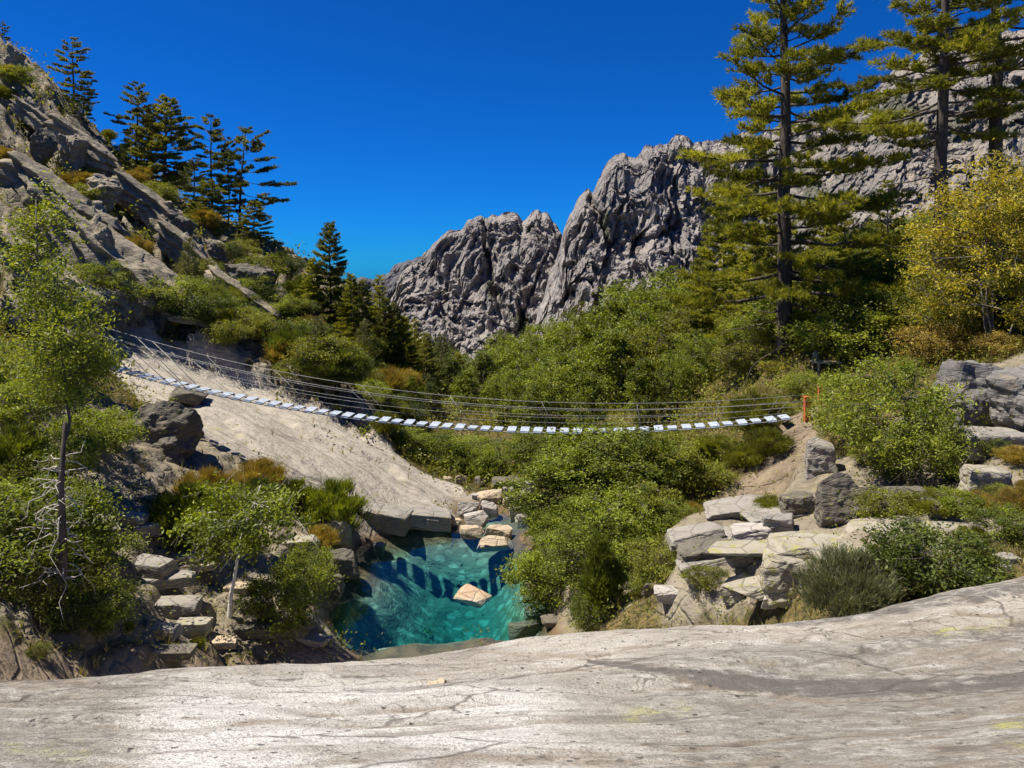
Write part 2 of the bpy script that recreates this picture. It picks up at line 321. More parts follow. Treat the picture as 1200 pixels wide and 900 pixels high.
def ground_z(X, Y):
    X = np.atleast_1d(np.asarray(X, float)); Y = np.atleast_1d(np.asarray(Y, float))
    b = np.where(Y > 7.9, zB(X, np.maximum(Y, 7.9)), -99); a = np.where(Y < 15, zA(X, np.minimum(Y, 15.5)), -99)
    return np.maximum(a, b)
_ys = np.exp(np.linspace(np.log(1.8), np.log(118), 700))
def hit(px, py):
    # the spot of ground that the photo shows at this place
    X = (px - CX) / F * _ys; Z = (HY - py) / F * _ys; g = ground_z(X, _ys); k = np.nonzero(Z < g)[0]
    i = k[0] if len(k) else np.argmin(np.abs(Z - g) / _ys + 9 * (_ys < 25))
    return Vector((X[i], _ys[i], g[i]))
def spot(px, Y):
    X = (px - CX) / F * Y; return Vector((X, Y, ground_z(X, Y)[0]))

# --- foreground slab
def ground_granite():
    m, nt = new_mat('foreground_granite'); t = NT(nt); co = t.n('NewGeometry').outputs['Position']
    big = t.noise(co, 0.55, 5, 0.6, 0.6)
    st = t.mapping(t.mapping(co, (1, 1, 1), (0, 0, R(9))), (1.05, 2.3, 1.2))
    band = t.noise(st, 1.5, 7, 0.68, 0.9); band2 = t.noise(st, 5.5, 6, 0.7, 0.6)
    fine = t.noise(co, 26, 6, 0.75); mid = t.noise(co, 4.5, 6, 0.7)
    stain, tan, white = t.attr('stain'), t.attr('tan'), t.attr('white')
    c = t.mix(t.ramp(big, 0.32, 0.68), (0.47, 0.445, 0.40), (0.32, 0.295, 0.255))
    c = t.mix(t.ramp(white, 0.1, 0.9), c, (0.60, 0.59, 0.57))
    gm = t.ramp(t.math('ADD', t.attr('grey'), t.math('MULTIPLY', t.math('SUBTRACT', t.math('ADD', mid, band), 1.0), 1.1)), 0.1, 0.95, 0, 0.92)
    c = t.mix(gm, c, t.mix(t.ramp(t.noise(co, 9, 5, 0.7), 0.4, 0.62), (0.31, 0.295, 0.26), (0.19, 0.18, 0.16)))
    c = t.mix(t.ramp(t.noise(t.mapping(t.mapping(co, (1, 1, 1), (0, 0, R(10))), (0.35, 1.1, 1)), 1.0, 3, 0.5, 0.8), 0.50, 0.66, 0, 0.6), c, (0.30, 0.275, 0.24))
    c = t.mix(t.ramp(band, 0.54, 0.70, 0, 0.45), c, (0.21, 0.19, 0.165))
    c = t.mix(t.ramp(band, 0.47, 0.36, 0, 0.5), c, (0.54, 0.525, 0.50))
    c = t.mix(t.ramp(band2, 0.58, 0.72, 0, 0.35), c, (0.22, 0.195, 0.165))
    c = t.mix(t.ramp(mid, 0.60, 0.74, 0, 0.6), c, (0.16, 0.145, 0.13))
    c = t.mix(t.ramp(t.math('ADD', t.math('MULTIPLY', tan, 0.8), t.math('MULTIPLY', t.math('SUBTRACT', t.math('ADD', band, mid), 1.0), 1.2)), 0.25, 1.05, 0, 0.6), c, (0.27, 0.205, 0.135))
    cf = t.ramp(t.math('ADD', t.attr('crease'), t.math('MULTIPLY', t.math('SUBTRACT', mid, 0.5), 1.4)), 0.3, 1.0, 0, 0.6)
    c = t.mix(cf, c, t.mix(t.ramp(big, 0.4, 0.6), (0.20, 0.145, 0.085), (0.13, 0.12, 0.105)))
    sf = t.ramp(t.math('ADD', t.math('MULTIPLY', stain, 0.85), t.math('MULTIPLY', t.math('SUBTRACT', t.math('ADD', band2, mid), 1.0), 1.5)), 0.25, 0.85, 0, 0.88)
    c = t.mix(sf, c, (0.105, 0.098, 0.092))
    lich = t.math('MULTIPLY', t.ramp(t.noise(co, 3.2, 7, 0.75), 0.48, 0.60), t.attr('lichen'))
    c = t.mix(t.math('MULTIPLY', lich, 0.8), c, (0.42, 0.42, 0.12))
    vor = t.n('TexVoronoi', {'Vector': co, 'Scale': 9.0, 'Randomness': 1.0}).outputs[0]
    pit = t.math('MULTIPLY', t.ramp(vor, 0.20, 0.10), t.ramp(t.noise(co, 2.0, 3), 0.42, 0.55))
    c = t.mix(t.math('MULTIPLY', pit, 0.9), c, (0.04, 0.035, 0.03))
    c = t.mix(t.ramp(fine, 0.52, 0.70, 0, 0.75), c, (0.14, 0.13, 0.115))
    ck = t.n('TexVoronoi', {'Vector': t.n('Mix', {0: 0.22, 4: t.mapping(co, (0.6, 1.5, 1), (0, 0, R(20))), 5: t.n('TexNoise', {'Vector': co, 'Scale': 1.8, 'Detail': 5}).outputs[1]}, data_type='VECTOR').outputs[1], 'Scale': 0.55}, feature='DISTANCE_TO_EDGE').outputs[0]
    crack = t.ramp(ck, 0.0, 0.010); ck2 = t.n('TexVoronoi', {'Vector': t.n('Mix', {0: 0.3, 4: co, 5: t.n('TexNoise', {'Vector': co, 'Scale': 3.5, 'Detail': 4}).outputs[1]}, data_type='VECTOR').outputs[1], 'Scale': 2.4}, feature='DISTANCE_TO_EDGE').outputs[0]; hair = t.math('MULTIPLY', t.ramp(ck2, 0.03, 0.0), t.ramp(t.noise(co, 0.9, 3), 0.48, 0.6)); c = t.mix(t.math('MULTIPLY', hair, 0.7), c, (0.10, 0.09, 0.075))
    c = t.mix(t.math('MULTIPLY', t.math('SUBTRACT', 1.0, crack), 0.7), c, (0.07, 0.06, 0.05))
    micro = t.noise(co, 75, 4, 0.7); c = t.mix(t.ramp(micro, 0.48, 0.64, 0, 0.7), c, (0.10, 0.09, 0.08)); c = t.mix(1.0, c, (1.04, 1.03, 1.01), 'MULTIPLY')
    h = t.math('ADD', t.math('ADD', t.math('MULTIPLY', band, 0.35), t.math('MULTIPLY', band2, 0.25)), t.math('ADD', t.math('MULTIPLY', t.math('ADD', fine, t.math('MULTIPLY', micro, 0.4)), 0.45), t.math('MULTIPLY', mid, 0.35)))
    h = t.math('ADD', h, t.math('SUBTRACT', t.math('MULTIPLY', crack, 0.15), t.math('MULTIPLY', pit, 0.25)))
    p = t.n('BsdfPrincipled', {'Base Color': c, 'Roughness': 0.82, 'Specular IOR Level': 0.25, 'Normal': t.bump(h, 0.9, 0.07)})
    t.out(p.outputs[0]); return m
nr, nc = 420, 460
tt = np.linspace(-1.25, 1.25, nc); yy = np.exp(np.linspace(np.log(1.0), np.log(15.5), nr))
TT, YY = np.meshgrid(tt, yy); XX = TT * (YY + 1.0)
zz, crease = zA(XX, YY, 'crease'); V = np.stack([XX.ravel(), YY.ravel(), zz], -1)
qx = CX + F * V[:, 0] / V[:, 1]; qy = HY - F * V[:, 2] / V[:, 1]
def polyline(pts):
    d = np.full(len(qx), 9.0)
    P = np.array(pts, float)
    for a, b in zip(P[:-1], P[1:]):
        e = b[:2] - a[:2]; s = np.clip(((qx - a[0]) * e[0] + (qy - a[1]) * e[1]) / (e @ e), 0, 1)
        d = np.minimum(d, np.hypot(qx - a[0] - s * e[0], (qy - a[1] - s * e[1])) / (a[2] + s * (b[2] - a[2])))
    return sstep(1.0, 0.25, d)
stain = np.maximum.reduce([polyline([(690, 775, 4), (780, 786, 10), (850, 798, 18), (940, 806, 22), (1040, 806, 18), (1120, 804, 14), (1260, 788, 22)]),
    .8 * polyline([(880, 730, 5), (960, 727, 10), (1060, 712, 14), (1260, 676, 20)]), .55 * polyline([(1000, 770, 10), (1120, 745, 18), (1260, 735, 26)]), .45 * polyline([(860, 860, 10), (880, 940, 22)]), .5 * polyline([(1060, 900, 20), (1260, 850, 24)]),
    .45 * polyline([(-40, 800, 14), (120, 803, 12), (260, 795, 6)])])
tan = np.maximum.reduce([polyline([(560, 764, 3), (680, 770, 5), (770, 782, 7), (840, 808, 6), (980, 824, 5)]), .9 * sstep(330, 0, qx) * sstep(880, 800, qy), .6 * sstep(620, 1100, qx), .5 * polyline([(900, 745, 8), (1060, 726, 8), (1240, 690, 8)]), .6 * polyline([(490, 795, 18), (530, 795, 18)]), .5 * sstep(120, -50, qx)])
white = np.maximum(sstep(60, 260, qx) * sstep(760, 560, qx) * sstep(770, 830, qy), .0)
lich = np.maximum.reduce([polyline([(1100, 742, 8), (1180, 728, 10)]), polyline([(1180, 850, 22), (1260, 880, 40)]), .6 * polyline([(740, 840, 14), (800, 830, 14)]), .4 * polyline([(20, 870, 20), (90, 880, 20)])])
M['ground'] = ground_granite()
gme = mesh_np('granite_ground', V, None, grid_quads(nr, nc), M['ground'], True, {'stain': stain, 'tan': tan, 'white': white, 'lichen': lich, 'crease': crease, 'grey': np.maximum(.9 * sstep(540, 940, qx) * sstep(735, 770, qy + .06 * (qx - 900)), 1.15 * sstep(260, 60, qx + .6 * (qy - 830)))})
link('granite_ground', gme, kind='structure')

# --- valley terrain
def terrain_mat():
    m, nt = new_mat('gorge_rock_and_soil'); t = NT(nt); co = t.n('NewGeometry').outputs['Position']
    rock, dirt, bed, slab = (t.attr(k) for k in ('rock', 'dirt', 'bed', 'slab'))
    st = t.mapping(t.mapping(co, (1, 1, 1), (0, 0, R(27))), (0.16, 1.5, 1.3))
    band = t.noise(st, 0.9, 7, 0.7, 0.7); big = t.noise(co, 0.35, 5); mid = t.noise(co, 1.7, 6, 0.65); fine = t.noise(co, 9, 5, 0.7)
    c = t.mix(t.ramp(big, 0.35, 0.65), (0.43, 0.39, 0.33), (0.30, 0.275, 0.24))
    c = t.mix(t.math('MULTIPLY', t.attr('old'), 0.85), c, t.mix(t.ramp(mid, 0.4, 0.65), (0.30, 0.255, 0.185), (0.16, 0.14, 0.10)))
    c = t.mix(t.ramp(slab, 0.2, 0.9, 0, 0.75), c, (0.47, 0.435, 0.39))
    c = t.mix(t.ramp(band, 0.53, 0.70, 0, 0.8), c, (0.15, 0.135, 0.12))
    c = t.mix(t.math('MULTIPLY', slab, t.ramp(t.noise(st, 3.2, 4, 0.65), 0.5, 0.68, 0, 0.75)), c, (0.24, 0.22, 0.195))
    c = t.mix(t.ramp(mid, 0.56, 0.72, 0, 0.6), c, (0.17, 0.15, 0.12))
    c = t.mix(t.ramp(t.noise(co, 1.1, 6, 0.7), 0.58, 0.70, 0, 0.55), c, (0.36, 0.33, 0.13))
    c = t.mix(t.ramp(fine, 0.56, 0.7, 0, 0.5), c, (0.11, 0.10, 0.09))
    soil = t.mix(t.ramp(mid, 0.35, 0.65), (0.085, 0.075, 0.03), (0.22, 0.16, 0.07))
    soil = t.mix(t.ramp(fine, 0.4, 0.65), soil, (0.05, 0.05, 0.018))
    d = t.mix(t.ramp(mid, 0.35, 0.7), (0.29, 0.235, 0.175), (0.19, 0.15, 0.11)); d = t.mix(t.ramp(fine, 0.5, 0.7, 0, 0.7), d, (0.12, 0.08, 0.05))
    c = t.mix(t.ramp(t.math('ADD', rock, t.math('MULTIPLY', t.math('SUBTRACT', mid, 0.5), 0.9)), 0.3, 0.62), soil, c)
    c = t.mix(t.ramp(dirt, 0.3, 0.8), c, d)
    vz = t.n('TexVoronoi', {'Vector': t.mapping(co, (0.8, 1.3, 1)), 'Scale': 3.2}); vb_ = t.n('SeparateColor', {0: vz.outputs[1]}).outputs[0]; pb = t.mix(t.ramp(t.math('ADD', t.math('MULTIPLY', vb_, 0.5), t.math('MULTIPLY', mid, 0.9)), 0.4, 0.95), (0.27, 0.25, 0.19), (0.48, 0.46, 0.38)); pb = t.mix(t.ramp(vz.outputs[0], 0.30, 0.55, 0, 0.8), pb, (0.20, 0.18, 0.13))
    c = t.mix(t.attr('wet'), c, t.mix(t.ramp(mid, 0.4, 0.65), (0.20, 0.135, 0.08), (0.10, 0.075, 0.05)))
    c = t.mix(t.ramp(bed, 0.35, 0.8), c, pb)
    c = t.mix(1.0, c, (0.76, 0.74, 0.70), 'MULTIPLY')
    vor = t.n('TexVoronoi', {'Vector': st, 'Scale': 1.2}, feature='DISTANCE_TO_EDGE').outputs[0]
    h = t.math('ADD', t.math('ADD', t.math('MULTIPLY', band, 1.2), t.math('MULTIPLY', mid, 0.5)), t.math('ADD', t.math('MULTIPLY', fine, 0.25), t.math('MULTIPLY', t.ramp(vor, 0, 0.06), t.math('SUBTRACT', 0.25, t.math('MULTIPLY', t.math('MAXIMUM', bed, t.math('MULTIPLY', slab, 0.8)), 0.25)))))
    p = t.n('BsdfPrincipled', {'Base Color': c, 'Roughness': 0.88, 'Specular IOR Level': 0.2, 'Normal': t.bump(h, 0.8, 0.18)})
    t.out(p.outputs[0]); return m
nr, nc = 560, 520
tt = np.linspace(-1.2, 1.2, nc); yy = np.exp(np.linspace(np.log(8.0), np.log(118), nr))
TT, YY = np.meshgrid(tt, yy); XX = TT * YY
zz, rk, dt, bd, sl, wet, hl, lb, rt = zB(XX, YY, True)
M['terrain'] = terrain_mat()
tme = mesh_np('gorge_terrain', np.stack([XX.ravel(), YY.ravel(), zz], -1), None, grid_quads(nr, nc), M['terrain'], True, {'rock': rk, 'dirt': dt, 'bed': bd, 'slab': sl, 'wet': wet, 'old': np.maximum.reduce([hl, lb, rt * .8, sstep(-.2, .6, XX.ravel()) * (YY.ravel() > 16) * (YY.ravel() < 27)])})
link('gorge_terrain', tme, kind='structure')
TER = dict(X=XX.ravel(), Y=YY.ravel(), Z=zz, rock=rk, dirt=dt, bed=bd, slab=sl)

# --- far valley floor to the horizon
th = np.linspace(0, 2 * np.pi, 97)[:-1]; rr = np.array([0, 60, 130, 260, 600, 1200, 2200])
Vf = np.array([[r * np.cos(a), r * np.sin(a) + 100, -46 + (0 if r < 200 else -6)] for r in rr for a in th])
Qf = np.array([[i * 96 + j, i * 96 + (j + 1) % 96, (i + 1) * 96 + (j + 1) % 96, (i + 1) * 96 + j] for i in range(1, 6) for j in range(96)])
Tf = np.array([[0, 96 + j, 96 + (j + 1) % 96] for j in range(96)])
M['floor'] = plain_mat('distant_scrub_ground', (0.06, 0.065, 0.025), (0.16, 0.13, 0.07), 0.06, 0.9, 0.1)
link('ground', mesh_np('ground', Vf, Tf, Qf, M['floor'], True), kind='structure')

# --- mountains
def mountain_mat(name, a, b, dark, warm, sc, green=0.3):
    m, nt = new_mat(name); t = NT(nt); co = t.n('NewGeometry').outputs['Position']
    v = t.mapping(co, (1, 1, 0.4)); band = t.noise(v, 0.11 * sc, 8, 0.72, 0.8); big = t.noise(co, 0.016 * sc, 5); mid = t.noise(co, 0.07 * sc, 7, 0.7); fine = t.noise(v, 0.5 * sc, 6, 0.7)
    c = t.mix(t.ramp(big, 0.35, 0.65), a, b)
    c = t.mix(t.ramp(mid, 0.5, 0.7, 0, 0.6), c, warm)
    c = t.mix(t.ramp(band, 0.52, 0.68, 0, 0.75), c, dark)
    c = t.mix(t.ramp(fine, 0.55, 0.7, 0, 0.55), c, dark)
    c = t.mix(t.math('MULTIPLY', t.attr('green'), t.ramp(mid, 0.35, 0.55)), c, (0.05, 0.065, 0.022))
    c = t.mix(1.0, c, (0.76, 0.76, 0.78), 'MULTIPLY')
    vor = t.n('TexVoronoi', {'Vector': v, 'Scale': 0.10 * sc}, feature='DISTANCE_TO_EDGE').outputs[0]
    h = t.math('ADD', t.math('ADD', t.math('MULTIPLY', band, 1.4), t.math('MULTIPLY', fine, 0.45)), t.math('MULTIPLY', t.ramp(vor, 0, 0.1), 0.35))
    p = t.n('BsdfPrincipled', {'Base Color': c, 'Roughness': 0.9, 'Specular IOR Level': 0.15, 'Normal': t.bump(h, 0.9, 2.6 / sc)})
    t.out(p.outputs[0]); return m
def mountain(name, ridge, Yr, Yb, zb, mat, amp, fr, nu, nv, seed, clefts=(), lean=0.55, greens=()):
    Rg = np.array(ridge, float); u = np.linspace(Rg[0, 0], Rg[-1, 0], nu)
    yr = np.interp(u, Rg[:, 0], Rg[:, 1]); Xr = (u - CX) / F * Yr; Zr = (HY - yr) / F * Yr
    Zr = Zr + amp * .35 * perlin(np.stack([Xr * fr * 2.2, u * 0 + seed, u * 0], -1)) + amp * .18 * perlin(np.stack([Xr * fr * 6, u * 0 + seed + 4, u * 0], -1))
    v = np.linspace(0, 1, nv); vb = np.linspace(0, 1, 14)[1:]
    f = v ** lean
    Y = Yb + (Yr - Yb) * f[:, None] + 0 * Xr[None]; Z = zb + (Zr[None] - zb) * (v ** 1.0)[:, None]; X = Xr[None] * (Y / Yr) * 0.5 + Xr[None] * 0.5
    Yk = Yr + vb[:, None] * (Yr * 0.35) + 0 * Xr[None]; Zk = Zr[None] + (zb - Zr[None]) * vb[:, None] ** 1.3; Xk = Xr[None] + 0 * Yk
    X, Y, Z = np.vstack([X, Xk]), np.vstack([Y, Yk]), np.vstack([Z, Zk]); n = X.shape
    P = np.stack([X.ravel(), Y.ravel(), Z.ravel()], -1)
    w = P + 5 / fr * .045 * np.stack([perlin(P * fr * 1.2 + 5), perlin(P * fr * 1.2 + 50), perlin(P * fr * 1.2 + 90)], -1)
    cr = ridged(w * fr * np.array([1, 1, .25]) + seed, 5, .5)
    d1, d2, cid = worley(w * fr * np.array([1.5, 1.5, .4]) + seed); e1, e2, _ = worley(w * fr * np.array([5, 5, 1.6]) + seed)
    vr = ridged(w * fr * np.array([4.5, 4.5, .9]) + seed + 9, 4, .6)
    disp = amp * (.46 * cr + .50 * np.minimum(d2 - d1, .30) + .30 * np.minimum(e2 - e1, .25) + .22 * (_G[cid][:, 0]) + .26 * vr + .06 * fbm(P * fr * 9, 3, .6))
    pu = CX + F * P[:, 0] / P[:, 1]; pv = HY - F * P[:, 2] / P[:, 1]
    for (x0, y0, x1, y1, wd, dp) in clefts:
        e = np.array([x1 - x0, y1 - y0]); s = np.clip(((pu - x0) * e[0] + (pv - y0) * e[1]) / (e @ e), 0, 1)
        disp -= dp * sstep(wd, 0, np.hypot(pu - x0 - s * e[0], pv - y0 - s * e[1]))
    k = np.minimum(1, np.concatenate([np.full(nv, 1.0), 1 - vb * .5]))[:, None] * np.ones(n[1]); top = np.concatenate([sstep(1.0, .93, v) * .75 + .25, np.full(13, .3)])[:, None] * np.ones(n[1])
    P[:, 1] -= disp * (k * top).ravel(); P[:, 0] += .2 * amp * fbm(P * fr * 1.7 + 31, 3) * top.ravel(); P[:, 2] += .18 * amp * fbm(P * fr * 2.6 + 77, 3) * top.ravel()
    g = np.zeros(len(P))
    for (x, y, rx, ry, s) in greens: g = np.maximum(g, s * sstep(1.2, .5, np.hypot((pu - x) / rx, (pv - y) / ry)))
    return link(name, mesh_np(name, P, None, grid_quads(*n), mat, False, {'green': g}), kind='structure')
M['mt_far'] = mountain_mat('far_grey_rock', (0.15, 0.15, 0.155), (0.12, 0.12, 0.13), (0.05, 0.05, 0.055), (0.14, 0.14, 0.14), 0.7)
M['mt'] = mountain_mat('grey_mountain_rock', (0.36, 0.325, 0.295), (0.27, 0.25, 0.235), (0.085, 0.078, 0.076), (0.40, 0.345, 0.29), 1.0)
M['mt_tan'] = mountain_mat('tan_hillside_rock', (0.35, 0.31, 0.27), (0.27, 0.245, 0.22), (0.13, 0.115, 0.10), (0.44, 0.37, 0.28), 2.0)
mountain('far_mountain', [(200, 318), (300, 322), (400, 330), (452, 322), (470, 308), (495, 298), (520, 305), (560, 330), (640, 370)], 620, 520, -80, M['mt_far'], 14, .03, 160, 60, 3)
mountain('middle_mountain', [(380, 440), (440, 372), (466, 338), (480, 318), (500, 294), (514, 280), (528, 266), (534, 264), (540, 266), (548, 260), (570, 257), (578, 252), (588, 249), (597, 247), (604, 252), (612, 254), (622, 249), (630, 247), (640, 255), (652, 266), (668, 285), (700, 330), (760, 400)], 430, 330, -70, M['mt'], 12, .034, 400, 220, 11,
         clefts=[(566, 262, 571, 300, 4, 9), (571, 300, 580, 345, 5, 10), (580, 345, 590, 372, 4, 7), (640, 300, 600, 400, 3, 5)], greens=[(610, 375, 14, 14, .9), (575, 330, 5, 25, .7), (592, 400, 20, 10, .8)])
mountain('right_mountain', [(590, 440), (620, 400), (640, 340), (655, 290), (662, 268), (668, 250), (676, 238), (683, 224), (688, 218), (693, 224), (700, 212), (708, 200), (722, 185), (732, 179), (742, 182), (752, 176), (765, 171), (775, 173), (787, 164), (800, 161), (830, 166), (870, 160), (930, 146), (962, 126), (990, 128), (1004, 122), (1050, 110), (1150, 90), (1300, 60)], 350, 250, -70, M['mt'], 11.5, .044, 520, 220, 23,
         clefts=[(692, 235, 708, 290, 4, 7), (735, 300, 752, 270, 4, 6), (690, 330, 700, 370, 5, 7), (780, 240, 778, 300, 3, 5)], greens=[(705, 270, 5, 26, .8), (860, 230, 60, 30, .5)])
mountain('tan_hill', [(860, 330), (900, 250), (940, 190), (975, 150), (1004, 124), (1028, 102), (1046, 84), (1095, 54), (1179, 40), (1300, 0), (1420, -30)], 165, 100, -25, M['mt_tan'], 4.5, .09, 380, 200, 41, lean=.8,
         greens=[(1020, 130, 60, 22, .7), (1130, 150, 70, 20, .6), (930, 240, 40, 50, .7), (1030, 300, 120, 40, .6)])

# --- pool water
def water_mat():
    m, nt = new_mat('pool_water'); t = NT(nt); co = t.n('NewGeometry').outputs['Position']
    h = t.math('ADD', t.noise(co, 2.2, 3), t.math('MULTIPLY', t.noise(co, 8, 3), 0.3)); nrm = t.bump(h, 0.07, 0.05)
    fr = t.n('Fresnel', {'IOR': 1.33, 'Normal': nrm}).outputs[0]
    gl = t.n('BsdfGlossy', {'Color': (1, 1, 1, 1), 'Roughness': 0.02, 'Normal': nrm})
    tr = t.n('BsdfTransparent', {'Color': (0.97, 1, 1, 1)})
    va = t.n('VolumeAbsorption', {'Color': (0.08, 0.79, 0.83, 1), 'Density': 0.55})
    t.out(t.n('MixShader', {0: fr, 1: tr.outputs[0], 2: gl.outputs[0]}).outputs[0], va.outputs[0]); return m
M['water'] = water_mat()
x0, x1, y0, y1 = -7.0, 2.6, 16.2, 27.6
Vw = np.array([(x, y, z) for z in (-13.5, WZ) for (x, y) in ((x0, y0), (x1, y0), (x1, y1), (x0, y1))])
Qw = np.array([(3, 2, 1, 0), (4, 5, 6, 7), (0, 1, 5, 4), (1, 2, 6, 5), (2, 3, 7, 6), (3, 0, 4, 7)])
link('water', mesh_np('water', Vw, None, Qw, M['water']), kind='structure')
#@@OBJECTS
# ------------------------------------------------------------------ rocks: rounded angular bodies cut by random planes
_ico = {}
def ico(n):
    if n not in _ico:
        import bmesh
        bm = bmesh.new(); bmesh.ops.create_icosphere(bm, subdivisions=n, radius=1.0)
        _ico[n] = (np.array([v.co[:] for v in bm.verts]), np.array([[v.index for v in f.verts] for f in bm.faces])); bm.free()
    return _ico[n]
def rock_mesh(seed, w, d, h, mat, block=0.5, cuts=7, rough=0.05, sub=5, tilt=(0, 0), strata=0.0, thin=1.0):
    rg = np.random.RandomState(seed); D, T = ico(sub)
    N = [np.array(v, float) for v in ((1, 0, 0), (-1, 0, 0), (0, 1, 0), (0, -1, 0), (0, 0, 1), (0, 0, -1))]
    N = [n + rg.normal(size=3) * 0.22 * (1.15 - block) for n in N]; dist = list(rg.uniform(0.82, 1.0, 6))
    for k in range(cuts):
        n = rg.normal(size=3); n[2] = n[2] * .8 + .15; N.append(n); dist.append(rg.uniform(0.95, 1.25) + .15 * block)
    N = np.array([n / np.linalg.norm(n) for n in N]); c = D @ N.T
    r = np.where(c > 1e-3, np.array(dist)[None] / np.maximum(c, 1e-3), 9)
    r = np.minimum(-np.log(np.exp(-34 * r).sum(1)) / 34, 1.7)
    sz = np.array([w, d, h * thin]) / 2; P = D * r[:, None] * sz
    s = min(w, d, h * thin ** .5); L = max(w, d, h)
    n1 = fbm(P / L * 3.2 + seed, 4); n2 = ridged(P / s * 1.1 + seed * 3, 3)
    disp = rough * s * (n1 * .9 + .35 * n2)
    if strata: disp = disp + strata * s * stairs(P[:, 2] / (h * thin * .26) + .5 * n1, .3) * .6
    P = P + D * disp[:, None] * np.array([1, 1, .6])
    for ax, ang in ((1, tilt[0]), (0, tilt[1])):
        ca, sa = math.cos(R(ang)), -math.sin(R(ang)); o = [i for i in range(3) if i != ax]
        a, b = P[:, o[0]].copy(), P[:, o[1]].copy(); P[:, o[0]] = ca * a - sa * b; P[:, o[1]] = sa * a + ca * b
    e = P.max(0) - P.min(0); P = (P - (P.max(0) + P.min(0)) / 2) * (np.array([w, d, h]) / e)
    P[:, 2] -= P[:, 2].min()
    return mesh_np('rock', P, T, None, mat, False)
_seed = [100]
def rock(x0, y0, x1, y1, label, mat='rock_grey', name='boulder', Y=None, deep=0.8, rz=None, group=None, sink=0.12, cat='rock', grow=True, **kw):
    # a rock that fills this box of the photo, standing on the ground that shows at its foot
    _seed[0] += 1; rg = random.Random(_seed[0]); xc = (x0 + x1) / 2
    p = spot(xc, Y) if Y else hit(xc, y1)
    Yc = p.y; w = (x1 - x0) / F * Yc; h = (y1 - y0) / F * Yc
    zb = (HY - y1) / F * Yc if Y else p.z
    sl_ = (y1 - HY) / F; d = w * deep
    if sl_ > .05: d = max(min(d, .62 * h / sl_), .35 * w); h = max(h - .8 * d * sl_, .3 * h)
    h *= 1 + sink
    if Y and p.z < zb and grow: h += zb - p.z; zb = p.z
    me = rock_mesh(_seed[0], w * 1.02, d, h, M[mat], **kw)
    o = link(name, me, label=label, category=cat, group=group)
    o.location = (p.x, Yc + d * .3, zb - h * sink); o.rotation_euler.z = rg.uniform(-.25, .25) if rz is None else R(rz)
    return o

# ------------------------------------------------------------------ foliage builders
def unit(v): return v / (np.linalg.norm(v, axis=-1, keepdims=True) + 1e-9)
def add_leaves(mb, C, size, rg, up=0.55, aspect=0.5, fold=0.18, tint=None):
    n = len(C); nrm = unit(rg.normal(size=(n, 3)) + np.array([0, 0, up * 1.6])); u = unit(np.cross(nrm, rg.normal(size=(n, 3)))); w = np.cross(nrm, u)
    s = (np.asarray(size) * rg.uniform(.65, 1.3, n))[:, None]
    a = C - u * s * .5; b = C + w * s * aspect * .5 + nrm * s * fold * .5; c = C + u * s * .5; d = C - w * s * aspect * .5 + nrm * s * fold * .5
    V = np.stack([a, b, c, d], 1).reshape(-1, 3); i = np.arange(n)[:, None] * 4
    T = np.vstack([np.hstack([i, i + 1, i + 2]), np.hstack([i, i + 2, i + 3])])
    mb.add(V, None, T, np.repeat(np.clip(rg.normal(.5, .22, n) if tint is None else tint + rg.normal(0, .15, n), 0, 1), 4))
def add_blades(mb, C, axis, length, width, k, rg, spread=0.8, tint=None):
    n = len(C); Cc = np.repeat(C, k, 0); d = unit(np.repeat(axis, k, 0) + spread * rg.normal(size=(n * k, 3)) * .7)
    side = unit(np.cross(d, rg.normal(size=(n * k, 3)))); L = (np.repeat(np.broadcast_to(length, (n,)), k) * rg.uniform(.6, 1.25, n * k))[:, None]; wd = width * .5
    V = np.stack([Cc - side * wd, Cc + side * wd, Cc + d * L], 1).reshape(-1, 3); T = np.arange(n * k * 3).reshape(-1, 3)
    tt = np.repeat(rg.normal(.5, .2, n) if tint is None else tint, k) + rg.normal(0, .12, n * k)
    mb.add(V, None, T, np.repeat(np.clip(tt, 0, 1), 3))
def path(p0, p1, bend, rg, k=6):
    s = np.linspace(0, 1, k)[:, None]; p0, p1 = np.array(p0, float), np.array(p1, float)
    return p0 + (p1 - p0) * s + (rg.normal(size=3) * bend)[None] * np.sin(s * np.pi) + rg.normal(size=(k, 3)) * bend * .15 * np.sin(s * np.pi)

